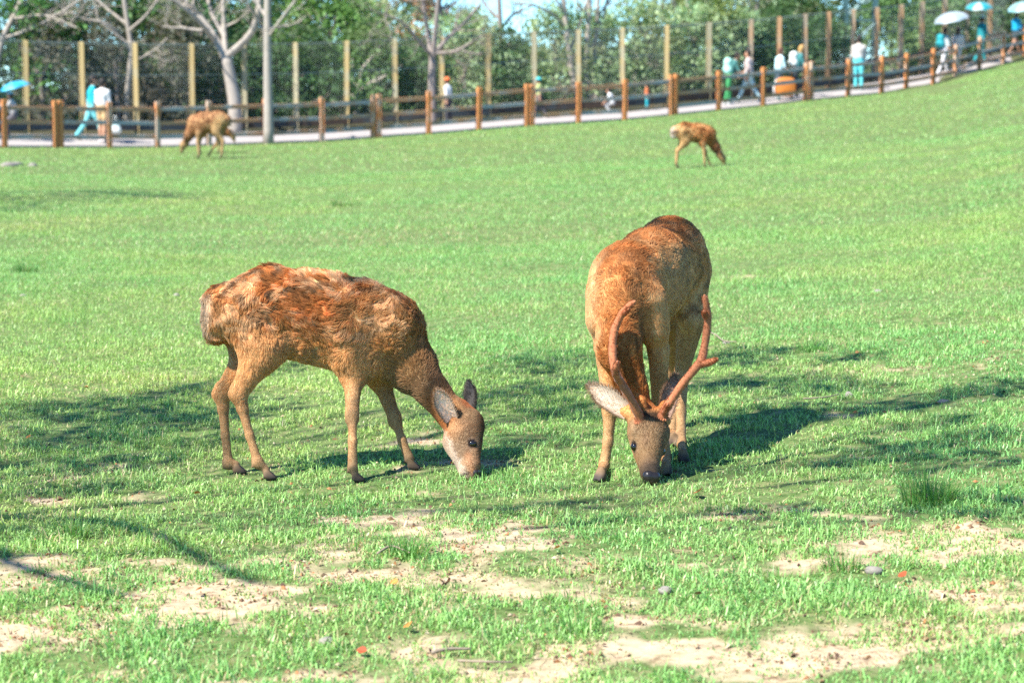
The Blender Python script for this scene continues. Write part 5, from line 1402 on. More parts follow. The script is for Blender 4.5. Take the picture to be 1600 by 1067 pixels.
# ------------------------------------------------------------------ people on the path
figure_mat = attr_mat('clothed_figure', rough=0.8, spec=0.25, noise=0.12, nscale=18)
hair_mat = attr_mat('hair', rough=0.6, spec=0.35)
SKIN = (0.46, 0.25, 0.16); BLACKHAIR = (0.02, 0.016, 0.014)
def rotx(v, a):    # swing in the x-z plane (forward positive)
    return np.array([v[0]*math.cos(a) - v[2]*math.sin(a), v[1], v[0]*math.sin(a) + v[2]*math.cos(a)])
def person(label, px, off, H, yaw, shirt, pants, shoes=(.6,.6,.6), hair=BLACKHAIR, legs=((.35,.05),(-.3,.35)), arms=((-.25,.3),(.3,.35)), lean=0.05, sleeve=False,
           shorts=False, hat=None, longhair=False, skirt=False, headyaw=0.0, nod=0.0, sit=0.0, group='visitors on the path'):
    D, _ = fence_at(px); Y = D + off; X = (px - CX) / FPX * Y; z = gz(X, Y) + .06
    o = np.array([X, Y, z]); s = H / 1.70
    R = np.array([[math.cos(yaw), math.sin(yaw), 0], [-math.sin(yaw), math.cos(yaw), 0], [0, 0, 1]])
    hip = 0.90; pr = []
    down = np.array([0, 0, -1.0]); feet = []
    J = {}
    for i, sd in enumerate((1, -1)):
        sw, kn = legs[i]
        h_ = np.array([0, sd*.085, 0.0]); k_ = h_ + rotx(down, sw) * .43; a_ = k_ + rotx(down, sw - kn) * .41
        J[sd] = [h_, k_, a_, sw - kn]
    hipz = -min(J[1][2][2], J[-1][2][2]) + .075
    W = lambda v: o + (np.asarray(v, float) * s) @ R
    up = rotx(np.array([0, 0, 1.0]), -lean)
    hp = np.array([0, 0, hipz]); la = np.array([0, 1.0, 0]) @ R
    A = lambda a, b_, ra, rb, k, col, lt=1.0: pr.append(Prim(W(a), W(b_), ra*s, rb*s, k*s, lt, la, col, 0, 1))
    A(hp + [0,0,-.02], hp + up*.10, .125, .125, .04, pants, .82)
    A(hp + up*.12, hp + up*.36, .125, .135, .04, shirt, .80)
    A(hp + up*.36, hp + up*.47, .125, .09, .04, shirt, .70)
    nk = hp + up*.52; hdp = nk + rotx(np.array([0, 0, 1.0]), -lean - nod) * .16 + np.array([.015, 0, 0])
    A(nk - up*.03, hdp - up*.05, .052, .048, .02, SKIN)
    A(hdp + [-.005,0,.03], hdp + [.012,0,-.03], .088, .072, .02, SKIN, 1.15)
    fwd = np.array([math.cos(headyaw), math.sin(headyaw), 0])
    A(hdp + fwd*.080 + [0,0,-.005], hdp + fwd*.095 + [0,0,-.022], .016, .017, .012, SKIN)
    A(hdp + fwd*.06 + [0,0,-.075], hdp + fwd*.068 + [0,0,-.08], .032, .028, .02, SKIN)
    sd_ = np.array([-fwd[1], fwd[0], 0])
    for t in (-1, 1):
        A(hdp + sd_*t*.078 + [0,0,.01], hdp + sd_*t*.080 + [0,0,-.025], .017, .013, .008, SKIN)
        A(hdp + fwd*.078 + sd_*t*.033 + [0,0,.018], hdp + fwd*.080 + sd_*t*.034 + [0,0,.017], .010, .010, .003, (.06,.04,.03))
    A(hdp + fwd*.084 + sd_*.018 + [0,0,-.052], hdp + fwd*.084 - sd_*.018 + [0,0,-.052], .008, .008, .004, (.38,.13,.11))
    fing = []
    for i, sd in enumerate((1, -1)):
        sw, el = arms[i]
        sh = hp + up*.44 + np.array([0, sd*.175, 0]); e_ = sh + rotx(down, sw - lean*.5) * .28 + np.array([0, sd*.035, 0]); fdir = rotx(down, sw + el - lean*.5); w_ = e_ + fdir * .25
        A(sh - np.array([0, sd*.05, -.0]), sh, .066, .062, .05, shirt); A(sh, e_, .056, .045, .03, shirt)
        A(e_, w_, .041, .029, .02, shirt if sleeve else SKIN); hnd = w_ + fdir * .05
        A(w_, hnd, .026, .034, .012, SKIN)
        fing.append((hnd, fdir, sd))
    for sd in (1, -1):
        h_, k_, a_, an = J[sd]; h_, k_, a_ = h_ + hp, k_ + hp, a_ + hp
        A(h_, lerp(h_, k_, .55), .092, .078, .04, pants); A(lerp(h_, k_, .55), k_, .076, .062, .03, SKIN if shorts and shorts > 1 else pants)
        A(k_, lerp(k_, a_, .4), .058, .058, .02, SKIN if shorts else pants); A(lerp(k_, a_, .4), a_, .056, .043 if shorts else .055, .02, SKIN if shorts else pants)
        tilt = min(0.0, an) * .8; f = rotx(np.array([1.0, 0, 0]), tilt)
        A(a_ + [-.03,0,-.03], a_ + f*.14 + [0,0,-.045], .042, .034, .02, shoes)
    if skirt: A(hp + [0,0,.02], hp + [0,0,-.42], .13, .20, .04, pants, .9)
    h = .017 * max(.75, s)
    F, lo = field(pr, h, .05); V, Q = surface_nets(F, lo, h); V = relax(V, Q, 1, .4)
    Wt = prim_blend(pr, V, .004); C = Wt @ np.array([p.col for p in pr])
    fold = fbm(V, 16, 2, 5); C = C * (.9 + .2 * fold)[:, None]
    mb = MB(); mb.add(V, Q, None, C)
    for hnd, fdir, sd in fing:                     # fingers, slightly curled, and the thumb from the side of the palm
        ac = np.array([0, 0, 1.0]) - fdir * fdir[2]; ac = ac / (np.linalg.norm(ac) + 1e-6) if np.linalg.norm(ac) > .2 else np.array([1.0, 0, 0])
        inw = np.array([0, -sd, 0.0])
        for q, (of, ln) in enumerate(((-.026, .070), (-.009, .080), (.009, .075), (.026, .058))):
            b0 = hnd + fdir*.02 + ac*of; m_ = b0 + fdir*ln*.5 + inw*.006; t_ = m_ + fdir*ln*.42 + inw*.024
            mb.tube([W(b0), W(m_), W(t_)], np.array([.0095, .009, .007])*s, 5, col=SKIN)
        b0 = hnd - fdir*.03 - ac*.026; m_ = b0 + fdir*.03 - ac*.028 + inw*.01; t_ = m_ + fdir*.035 + inw*.008
        mb.tube([W(b0), W(m_), W(t_)], np.array([.012, .011, .008])*s, 5, col=SKIN)
    e0 = tag(empty('person', o), label, 'person', group)
    mb.build('body', figure_mat, e0, True, o)
    hpz = []
    B = lambda a, b_, ra, rb, k, col, lt=1.0: hpz.append(Prim(W(a), W(b_), ra*s, rb*s, k*s, lt, la, col, 0, 1))
    B(hdp - fwd*.022 + [0,0,.045], hdp - fwd*.035 + [0,0,-.02], .088, .075, .03, hair)
    B(hdp + fwd*.03 + [0,0,.075], hdp + fwd*.0 + [0,0,.085], .05, .06, .03, hair)
    if longhair: B(hdp - fwd*.05, hdp - fwd*.075 + [0,0,-.24], .075, .055, .04, hair)
    F, lo = field(hpz, h, .05); V, Q = surface_nets(F, lo, h)
    link('hair', np_mesh('hair', V - o, Q, hair_mat, True, np.tile(np.array(hair), (len(V), 1)) * (.7 + .6*fbm(V, 40, 2, 9))[:, None]), e0)
    if hat is not None:
        m_ = MB(); prof = [(.15, .05), (.155, .045), (.105, .065), (.10, .10), (.085, .135), (.03, .152), (.001, .153)]
        n = 14; VV = []; QQ = []
        for rr, zz in prof:
            for k in range(n):
                a = 2*math.pi*k/n; VV.append(W(hdp + np.array([rr*math.cos(a), rr*math.sin(a), zz])))
        for i in range(len(prof) - 1):
            for k in range(n): QQ.append([i*n+k, i*n+(k+1) % n, (i+1)*n+(k+1) % n, (i+1)*n+k])
        m_.add(VV, QQ, None, hat); m_.build('hat', figure_mat, e0, True, o)
    return dict(root=e0, o=o, W=W, hand=[W(f[0] + f[1]*.05) for f in fing], back=W(hp + up*.34 + [-.17, 0, 0]), head=W(hdp), R=R, s=s, fwd=np.array([1.0,0,0]) @ R)

def umbrella(label, hand, centre, rad, cols, tilt):
    """open umbrella: canopy of eight gores, ribs, shaft and handle"""
    o = np.asarray(hand, float); e0 = tag(empty('umbrella', o), label, 'umbrella', 'umbrellas carried on the path')
    ax = np.array(tilt, float); ax /= np.linalg.norm(ax); ref = np.array([1.0, .2, 0]); u = ref - ax*(ref@ax); u /= np.linalg.norm(u); v = np.cross(ax, u)
    top = np.asarray(centre, float)
    nu, nv = 7, 32; V = []; C = []
    for i in range(nu):
        t = i/(nu-1)
        for j in range(nv):
            a = 2*math.pi*j/nv; sag = 1 - .06*t*abs(math.sin(4*a)); rr = rad*math.sin(t*1.25)/math.sin(1.25)*sag
            dz = -rad*.42*(1 - math.cos(t*1.25))/(1 - math.cos(1.25)) + .015*t*abs(math.sin(4*a))
            V.append(top + u*rr*math.cos(a) + v*rr*math.sin(a) + ax*dz); C.append(cols[(j // 4) % len(cols)])
    Q = [[i*nv+j, i*nv+(j+1) % nv, (i+1)*nv+(j+1) % nv, (i+1)*nv+j] for i in range(nu-1) for j in range(nv)]
    n0 = len(V); V = np.array(V); Vi = V - ax*.004
    mb = MB(); mb.add(np.vstack([V, Vi]), Q + [[x + n0 for x in q[::-1]] for q in Q], None, np.vstack([C, C]))
    mb.build('canopy', umb_mat, e0, True, o)
    m_ = MB(); m_.tube([o - (top - o)*.02, top + ax*.06], [.008, .006], 6); m_.build('shaft', steel_mat, e0, True, o)
    d = (top - o)/np.linalg.norm(top - o); m_ = MB(); m_.tube([o + d*.04, o - d*.05, o - d*.10, o - d*.12 + u*.03, o - d*.10 + u*.055], [.014]*5, 6); m_.build('handle', steel_mat, e0, True, o)
    for k in range(8):
        a = 2*math.pi*k/8; m_ = MB(); m_.tube([V[i*nv + k*4] - ax*.008 for i in range(1, nu)], [.004]*(nu-1), 4); m_.build('rib', steel_mat, e0, False, o)
umb_mat = attr_mat('umbrella_cloth', rough=0.5, trans=0.35, spec=0.4)
bag_mat = attr_mat('bag_cloth', rough=0.7, noise=.15, nscale=14)

def backpack(label, p, col, w=.30, h=.42):
    """rounded pack with pocket and straps, worn on the back"""
    o = p['back'] - np.array([0, 0, h*.5]); fw_ = p['fwd']; sd_ = np.array([-fw_[1], fw_[0], 0]); e0 = tag(empty('backpack', o), label, 'backpack', 'bags carried by visitors')
    c = p['back']; pr = [Prim(c + [0,0,-h*.28] - sd_*w*.2, c + [0,0,-h*.28] + sd_*w*.2, .105, .105, .08, 1, None, col), Prim(c + [0,0,h*.25] - sd_*w*.14, c + [0,0,h*.25] + sd_*w*.14, .095, .095, .12, 1, None, col), Prim(c + [0,0,-.12], c + [0,0,.12], .12, .11, .1, 1, None, col)]
    F, lo = field(pr, .02, .04); V, Q = surface_nets(F, lo, .02); link('pack', np_mesh('pack', V - o, Q, bag_mat, True, np.tile(col, (len(V), 1))), e0)
    pk = [Prim(c - fw_*.10 + [0,0,-.10] - sd_*.07, c - fw_*.10 + [0,0,-.10] + sd_*.07, .06, .06, .03, 1, None, col)]
    F, lo = field(pk, .02, .04); V, Q = surface_nets(F, lo, .02); link('pocket', np_mesh('pocket', V - o, Q, bag_mat, True, np.tile(np.array(col)*.85, (len(V), 1))), e0)
    for t in (-1, 1):
        m_ = MB(); m_.tube(smooth_path([c + sd_*t*.09 + [0,0,.17], c + sd_*t*.11 + fw_*.14 + [0,0,.20], c + sd_*t*.12 + fw_*.27 + [0,0,.08], c + sd_*t*.12 + fw_*.16 + [0,0,-.14]], 9), [.016]*9, 5, col=np.array(col)*.6); m_.build('strap', bag_mat, e0, True, o)

def hand_bag(label, hand, col, col2):
    o = np.asarray(hand) - [0, 0, .45]; e0 = tag(empty('shopping_bag', o), label, 'bag', 'bags carried by visitors')
    c = np.asarray(hand) - [0, 0, .28]
    pr = [Prim(c + [-.05,0,.06], c + [.05,0,.06], .07, .07, .1, 1, None, col2), Prim(c + [-.06,0,-.08], c + [.07,0,-.08], .10, .10, .1, 1, None, col)]
    F, lo = field(pr, .02, .04); V, Q = surface_nets(F, lo, .02); W_ = prim_blend(pr, V, .03)
    link('sack', np_mesh('sack', V - o, Q, bag_mat, True, W_ @ np.array([p.col for p in pr])), e0)
    for t in (-1, 1):
        m_ = MB(); m_.tube(smooth_path([c + [t*.05, 0, .12], np.asarray(hand) + [t*.02, 0, .0], np.asarray(hand) + [0, 0, .01]], 6), [.008]*6, 4, col=col); m_.build('strap', bag_mat, e0, True, o)

WALK1 = ((.42, .10), (-.30, .35)); WALK2 = ((-.28, .40), (.40, .08)); STAND = ((.04, .06), (-.04, .05))
TEAL = (.02, .36, .42); LTEAL = (.16, .52, .56); MINT = (.42, .78, .70); WHT = (.60, .60, .585); GRY = (.42, .40, .38)
# left edge: seated low figure with parasol
p = person('person in grey with a pale cap holding a blue parasol at the left edge', 25, 1.6, 1.32, 3.0, GRY, (.12,.11,.12), (.6,.6,.6), legs=((.9,1.0),(.7,.9)), arms=((.5,1.9),(.6,1.2)), sleeve=True, hat=(.48,.55,.60), lean=.15)
umbrella('blue parasol over the person in the pale cap at the left edge', p['hand'][0], P(21, 128, p['o'][1]), .40, [(.04,.42,.62), (.12,.55,.70)], (-.25, -.1, 1))
p = person('person in a teal shirt and light teal trousers walking behind the rail fence', 147, 1.5, 1.72, .25, TEAL, LTEAL, (.25,.20,.14), legs=((-.38,.25),(.36,.06)), arms=((-.35,.15),(.2,.3)))
p = person('person in a white shirt and tan shorts carrying a white bag', 163, .95, 1.64, 1.2, WHT, (.50,.34,.17), (.65,.62,.62), legs=((.08,.08),(-.08,.08)), arms=((.1,.25),(.1,.15)), shorts=1)
hand_bag('white and pale blue shopping bag hanging beside the white shirted person', p['hand'][1] + np.array([.1, -.05, -.02]), (.72,.74,.72), (.35,.55,.60))
person('child in an orange cap and white top behind the dark forked trunk', 701, 2.7, 1.30, 2.6, (.62,.62,.60), (.05,.05,.06), hat=(.70,.16,.05), legs=STAND)
person('child in a teal hat and yellow green top beside a double post', 843, 2.2, 1.18, 2.9, (.40,.45,.18), (.06,.06,.07), (.7,.7,.7), hat=(.05,.45,.50), legs=((.3,.1),(-.2,.3)))
person('small child in white crouching by the rails right of the pale stems', 957, 2.2, .95, 3.0, (.74,.76,.76), (.42,.42,.42), legs=((1.2,1.9),(1.0,1.8)), arms=((.6,.5),(.6,.5)), lean=.4)
person('toddler in an orange top and teal trousers left of a double post', 1010, 2.3, .80, 2.8, (.62,.18,.07), (.03,.42,.48), legs=STAND)
p = person('person in green trousers bending forward under a mint backpack', 1137, 1.5, 1.62, .1, (.05,.16,.15), (.05,.28,.10), (.7,.7,.7), legs=((.1,.1),(-.12,.1)), arms=((.5,.6),(.6,.5)), lean=.38)
backpack('large mint green backpack on the person in green trousers', p, (.36,.66,.57), .34, .5)
person('person in a grey and pink vest and pale blue jeans striding left', 1168, 1.5, 1.66, 2.9, (.50,.40,.38), (.42,.60,.64), (.6,.58,.52), legs=((.42,.06),(-.34,.2)), arms=((-.2,.5),(.3,.6)))
person('person in a pale blue shirt standing left of the blond person', 1213, 1.4, 1.58, .4, (.48,.72,.78), (.07,.10,.12), (.75,.74,.72), legs=STAND, arms=((.2,.6),(.3,.7)), hair=(.08,.03,.02), lean=.15, group='visitors on the path')
p2 = person('blond person in a white and dark green jacket leaning forward beside an orange case', 1240, 1.3, 1.64, .2, (.05,.20,.20), (.03,.04,.05), (.75,.74,.72), legs=((.15,.1),(-.2,.1)), arms=((.4,.7),(.4,.8)), hair=(.45,.26,.09), longhair=True, sleeve=True, lean=.30)
backpack('white backpack on the blond person in the dark green jacket', p2, (.60,.64,.62), .32, .46)
# orange case with wheels and handle
o = on_fence(1225, .75); o[2] += .06
cs = tag(empty('suitcase', o), 'orange brown case with rounded corners standing behind the rails', 'suitcase')
or_mat = plain('orange_case', (0.50, 0.17, 0.03), 0.5, .12, 6); wh_mat = plain('case_trim', (.62,.62,.60), .5, .1, 5)
n = 20; pf = []
for k in range(n):
    a = 2*math.pi*k/n; c_, s_ = math.cos(a), math.sin(a); pf.append((.31*np.sign(c_)*abs(c_)**.6, .30*np.sign(s_)*abs(s_)**.6))
pf = np.array(pf); V = []; 
for yy, sc_ in ((-.12, .92), (-.10, 1.0), (.10, 1.0), (.12, .92)): V += [(x*sc_, yy, zz*sc_ + .40) for x, zz in pf]
V += [(0, -.12, .40), (0, .12, .40)]
Q = [[i*n+k, i*n+(k+1) % n, (i+1)*n+(k+1) % n, (i+1)*n+k] for i in range(3) for k in range(n)]; T = [[4*n, (k+1) % n, k] for k in range(n)] + [[4*n+1, 3*n+k, 3*n+(k+1) % n] for k in range(n)]
m_ = MB(); m_.add(V, Q, T); m_.build('shell', or_mat, cs, True)
m_ = MB(); m_.tube([(-.34, 0, .14), (-.36, 0, .35), (-.30, 0, .62)], [.03, .035, .02], 7); m_.build('side_trim', wh_mat, cs, True)
m_ = MB(); m_.tube([(-.1, .06, .66), (-.1, .06, .86), (.1, .06, .86), (.1, .06, .66)], [.012]*4, 6); m_.build('handle', steel_mat, cs, True)
for sx in (-.2, .2):
    m_ = MB(); m_.tube([(sx, -.06, .05), (sx, .06, .05)], [.05, .05], 10); m_.build('wheel', steel_mat, cs, True)
person('person in a grey jacket and teal trousers seen from behind before the steel mast', 1338, 1.6, 1.72, 1.5, (.48,.45,.41), (.10,.52,.56), (.3,.6,.62), legs=((.05,.05),(-.08,.08)), arms=((.15,.5),(.15,.5)), sleeve=True)
p = person('person in grey trousers with a teal backpack under the grey umbrella', 1470, 1.9, 1.62, .4, (.45,.50,.50), (.55,.54,.56), (.7,.7,.7), legs=((.3,.06),(-.25,.2)), arms=((.3,1.9),(.1,.2)))
backpack('teal backpack on the person under the grey umbrella', p, (.02,.28,.32), .30, .42)
umbrella('pale grey umbrella with a white lower rim, leftmost of the umbrellas at right', p['hand'][0], P(1485, 20, p['o'][1] - .2), .62, [(.36,.45,.52), (.50,.56,.60)], (-.22, -.15, 1))
person('person in pale pink clothes with dark hair walking beside the grey umbrella', 1491, 1.5, 1.56, .9, (.68,.58,.54), (.66,.52,.48), (.7,.7,.7), legs=((.25,.06),(-.25,.2)), hair=(.06,.03,.025), longhair=True)
p = person('person all in dark teal under the teal umbrella', 1527, 2.3, 1.70, .5, (.015,.20,.23), (.02,.26,.29), (.03,.08,.09), legs=((.38,.06),(-.3,.25)), arms=((.2,2.0),(.3,.9)), sleeve=True, hat=(.60,.55,.48))
umbrella('teal umbrella with white panels, middle one at the top right', p['hand'][0], P(1530, 4, p['o'][1] - .2), .50, [(.03,.36,.42), (.55,.66,.66), (.03,.36,.42), (.20,.48,.50)], (-.05, -.2, 1))
p = person('person in a bright blue top and dark shorts at the right edge', 1580, 1.6, 1.70, .4, (.01,.30,.52), (.02,.04,.05), (.35,.5,.5), legs=((.40,.06),(-.3,.25)), arms=((.2,2.0),(.3,.4)), shorts=2)
umbrella('pale teal umbrella cut by the right edge', p['hand'][0], P(1597, 4, p['o'][1] - .2), .58, [(.25,.52,.56), (.44,.64,.66)], (-.2, -.2, 1))
person('person in a salmon top half out of frame at the right edge', 1602, 1.3, 1.62, .3, (.62,.32,.25), (.10,.34,.36), (.6,.5,.5), legs=((.3,.06),(-.25,.2)))
# ------------------------------------------------------------------ trees left of the frame whose shadows fall on the lawn
ts = np.array(TO_SUN)
def up_at(px, py, h): 
    q = ghit(px, py); return q + ts * (h / ts[2])
def shade_tree(label, foot, blobs, lines, seed, dens, hub_h):
    r = np.random.default_rng(seed); foot = np.array([foot[0], foot[1], gz(*foot)]); e_ = tag(empty('shade_tree', foot), label, 'tree')
    hub = foot + [0.2, 0.1, hub_h]
    t_ = MB(); t_.tube(smooth_path([foot - [0,0,.1], foot + [.1,0,hub_h*.5], hub], 8), np.linspace(.20, .13, 8), 10); t_.build('trunk', bark_grey, e_, True, foot)
    bm_ = MB(); cl = []; cnt = []
    for i, (px, py, hw, hh) in enumerate(blobs):
        h = r.uniform(hub_h + .6, hub_h + 2.6); c = up_at(px, py, h); q = ghit(px, py); a = ghit(px, py - hh); b_ = ghit(px, py + hh)
        R_ = (hw * q[1] / FPX * 1.18, max(.1, (a[1] - b_[1]) * .6), .25); cl.append((c, R_)); cnt.append(int(dens * R_[0] * R_[1]) + 8)
        mid = lerp(hub, c, .55) + r.normal(size=3) * .25 - [0, 0, .3]
        bm_.tube(smooth_path([hub, mid, c], 8), np.linspace(.014, .005, 8), 5, cap=False)
        for k in range(5):
            bm_.tube(smooth_path([lerp(mid, c, .6), c + r.normal(size=3)*np.array(R_)*.4, c + r.normal(size=3)*np.array(R_)*.8], 5), np.linspace(.006, .003, 5), 4, cap=False)
    for pp, rad in lines:
        h = hub_h + 1.2; q = smooth_path([hub] + [up_at(x, y, h) for x, y in pp], 18); bm_.tube(q, np.linspace(rad*1.3, rad*.6, 18), 6, cap=False)
    bm_.build('branches', bark_grey, e_, True, foot)
    P_ = []
    for (c, R_), n in zip(cl, cnt):
        d = r.normal(size=(n, 3)); d /= np.linalg.norm(d, axis=1)[:, None]; P_.append(c + d * (r.random(n)**.45)[:, None] * np.array(R_) * 1.15)
    P_ = np.concatenate(P_); V, T, C = leaf_quads(P_, .09, r, (0.08, .19, .045))
    link('crown', np_mesh('crown', V - foot, T, leaf_mat, False, C), e_)
shade_tree('sparse leafy tree out of frame at left shading the grazing deer', (-6.0, 5.6),
 [(180,660,120,22),(60,640,60,12),(330,655,60,10),(1000,560,60,8),(1130,600,50,10),(720,640,40,8),(940,640,30,10),(1380,640,80,9),(1520,720,80,12),(130,765,90,8),(900,790,110,7),(1180,800,90,6),(380,640,50,12),(1260,640,120,12),(1420,700,110,12),(1000,590,50,10),(235,635,120,20),(110,690,120,14),(310,608,80,10),(190,722,90,8),(40,722,50,8),(330,688,50,8),(415,575,40,12),
  (850,568,70,16),(800,615,60,14),(875,640,50,16),(820,690,80,12),(900,600,40,14),
  (1165,560,60,14),(1215,598,100,12),(1310,608,70,8),(1190,650,60,10),(1360,720,90,10),(1480,622,100,10),(1565,602,50,12),(1545,682,70,10),(1440,662,70,8),(1570,790,50,16),(1450,785,50,8),(1330,560,40,6),(1240,545,40,5)],
 [([(-40,812),(60,811),(150,815),(230,834),(290,858),(345,886),(402,912)], .032), ([(-60,860),(10,878),(90,902),(150,922),(210,930)], .028)], 91, 1250, 3.6)
shade_tree('leafy tree out of frame at left shading the lawn behind the doe', (-12.5, 25.5),
 [(100,308,110,9),(30,325,60,7),(270,306,60,4),(-40,315,60,9),(190,300,60,5)], [([(40,300),(200,304),(330,312)], .06)], 92, 420, 4.2)

# ------------------------------------------------------------------ small things lying on the lawn
litter_mat = attr_mat('leaf_litter', rough=0.7, trans=.15)
def fallen_leaf(px, py, size, col, label, rz):
    q = ghit(px, py); z = float(near_z(np.array([q[0]]), np.array([q[1]]))[0]); o = np.array([q[0], q[1], z + .022])
    m_ = MB(); n = 9; V = [(0, 0, 0)]; 
    half = []
    for i in range(n):
        t = i/(n-1); w = .42*math.sin(math.pi*t**.8)**.9; half.append((t - .5, w))
    V = []; Q = []
    for t, w in half: V += [(t, -w, .30*w + .12*t*t), (t, 0, .10*t*t), (t, w, .34*w + .12*t*t)]
    for i in range(n-1): Q += [[i*3, (i+1)*3, (i+1)*3+1, i*3+1], [i*3+1, (i+1)*3+1, (i+1)*3+2, i*3+2]]
    V = np.array(V)*size; ang = rz; M = np.array([[math.cos(ang), math.sin(ang), 0], [-math.sin(ang), math.cos(ang), 0], [0, 0, 1]])
    Ti = np.array(Matrix.Rotation(.6, 3, 'X')) ; V = V @ Ti @ M
    c = np.tile(np.array(col), (len(V), 1)); m_.add(V, Q, None, c)
    o_ = m_.build('fallen_leaf', litter_mat); o_.location = o
    tag(o_, label, 'leaf', 'fallen leaves on the lawn')
RED = (.40,.07,.025); ORG = (.52,.19,.04); BRN = (.26,.13,.06)
for a in [(308,777,.028,ORG,'small upright orange leaf in the grass below the doe\'s hind hooves',.3),(1091,778,.045,RED,'red brown leaf lying just right of the stag\'s nose',1.2),(712,731,.05,RED,'dark red leaf beside the doe\'s muzzle',.2),
 (1410,907,.035,RED,'red brown leaf on the sandy patch at lower right',2.0),(870,862,.03,ORG,'yellow orange leaf in the grass below and left of the stag',.8),(616,920,.03,ORG,'orange leaf at the edge of the sand below the doe',2.4),
 (638,986,.036,ORG,'curled orange leaf in the lower grass left of centre',1.7),(539,996,.03,BRN,'brown leaf beside the pale pebble near the bottom',.5),(565,1024,.03,RED,'red brown leaf nearest the bottom edge left of centre',2.9),
 (311,931,.03,ORG,'orange leaf on the sand at lower left',1.0),(1092,938,.03,BRN,'brown leaf in the grass below the stag',.1),(45,690,.03,ORG,'orange leaf in the shaded grass at the left edge',2.2)]: fallen_leaf(*a)

stone_mat = plain('pale_stone', (0.21, 0.19, 0.165), 0.85, .35, 30, .5)
def stone(px, py, size, label, flat=.55, mat=stone_mat):
    q = ghit(px, py); z = float(near_z(np.array([q[0]]), np.array([q[1]]))[0]); r = np.random.default_rng(int(px*7 + py))
    nu, nv = 7, 10; V = []
    for i in range(nu+1):
        th = math.pi*i/nu
        for j in range(nv):
            ph = 2*math.pi*j/nv; V.append((math.sin(th)*math.cos(ph), math.sin(th)*math.sin(ph), math.cos(th)))
    V = np.array(V); k = .75 + .5*fbm(V + r.uniform(0, 9, 3), 1.3, 2, 3); V = V*k[:, None]*size*np.array([1, .75, flat])
    Q = [[i*nv+j, i*nv+(j+1) % nv, (i+1)*nv+(j+1) % nv, (i+1)*nv+j] for i in range(nu) for j in range(nv)]
    m_ = MB(); m_.add(V, np.array(Q)[:, ::-1]); o_ = m_.build('stone', mat, None, True); o_.location = (q[0], q[1], z + size*flat*.05); o_.rotation_euler = (0, 0, r.uniform(0, 6))
    tag(o_, label, 'stone', 'stones on the lawn')
for a in [(14,260,.22,'pale flat stone at the far left edge of the lawn',.35),(26,258,.18,'pale stone right beside the flat one at the far left edge',.35),(51,260,.13,'small pale stone set apart near the far left fence',.5),
 (510,1002,.030,'pale pebble near the bottom left of centre',.5),(1040,921,.030,'grey pebble in the grass below the stag',.5),(1326,620,.028,'upright pinkish stone on the lawn right of the stag',.9),(1366,893,.03,'grey stone half sunk in the sand at lower right',.5),
 (1475,628,.03,'bluish grey stone in the shade at right',.5),(36,462,.035,'flat tan stone on the lawn left of the doe',.35),(276,462,.03,'pinkish stone just left of the doe\'s rump',.6),(1372,456,.035,'pale stone on the sunny lawn at right of the stag',.5),(1135,536,.025,'small pale stone beside the stag\'s right antler',.5)]:
    stone(*a)
stick_mat = plain('dry_stick', (.24,.19,.14), .85, .3, 30, .3)
def stick(pp, rad, label):
    V = []
    for i, (x, y) in enumerate(pp):
        q = ghit(x, y); V.append([q[0], q[1], float(near_z(np.array([q[0]]), np.array([q[1]]))[0]) + .018 + .006*(i % 2)])
    o = np.array(V[0]); m_ = MB(); m_.tube(smooth_path(V, 9), np.linspace(rad, rad*.6, 9), 6); o_ = m_.build('stick', stick_mat, None, True, o); o_.location = o
    tag(o_, label, 'stick', 'dry sticks on the lawn')
stick([(1110,524),(1120,530),(1131,536),(1150,541)], .005, 'thin dry stick lying right of the stag\'s antler')
stick([(675,1028),(700,1024),(735,1021)], .006, 'dry stick on the grass near the bottom centre')
stick([(715,1040),(760,1045),(800,1042)], .004, 'thin dry stem on sand at the bottom centre')
stick([(1255,628),(1290,626),(1310,622)], .004, 'thin dry stem on the shaded lawn at right')
stick([(590,872),(612,865),(640,868)], .005, 'dry twig beside the grass tuft below the doe')

def grass_tuft(px, py, n, hgt, spread, label, seed, col=(.12,.29,.06)):
    r = np.random.default_rng(seed); q = ghit(px, py); z = float(near_z(np.array([q[0]]), np.array([q[1]]))[0]); o = np.array([q[0], q[1], z])
    m_ = MB()
    for k in range(n):
        a = r.uniform(0, 2*math.pi); rr = spread*.35*math.sqrt(r.random()); b0 = np.array([rr*math.cos(a), rr*math.sin(a), -.005]); L = hgt*r.uniform(.5, 1.2); ln = abs(r.normal(.5, .3))
        d = np.array([math.cos(a + r.normal()*.5), math.sin(a + r.normal()*.5), 0]); s = np.array([-d[1], d[0], 0])*.0022
        pts = [b0]; 
        for j in range(4):
            an = ln*(.5 + j*.45); pts.append(pts[-1] + (np.array([0, 0, math.cos(an)]) + d*math.sin(an))*L/4)
        V = []
        for j, p_ in enumerate(pts): V += [p_ - s*(1 - j/4.3), p_ + s*(1 - j/4.3)]
        c = np.array(col)*r.uniform(.7, 1.3) if r.random() > .12 else np.array([.42,.33,.15])
        m_.add(V, [[2*j, 2*j+1, 2*j+3, 2*j+2] for j in range(4)], None, c)
    o_ = m_.build('grass_tuft', grass_mat); o_.location = o
    tag(o_, label, 'grass tuft', 'coarse grass tufts on the lawn')
grass_tuft(1452, 786, 260, .15, .26, 'largest spiky grass tuft, near the right edge', 1)
grass_tuft(638, 868, 150, .10, .20, 'coarse grass tuft on the sand below the doe', 2)
grass_tuft(1318, 888, 110, .08, .18, 'low grass tuft on the sand at lower right', 3)
grass_tuft(905, 985, 60, .08, .16, 'thin grass tuft in the lower middle', 4)
grass_tuft(1265, 548, 120, .08, .25, 'dark green tuft on the lawn right of the stag', 5)
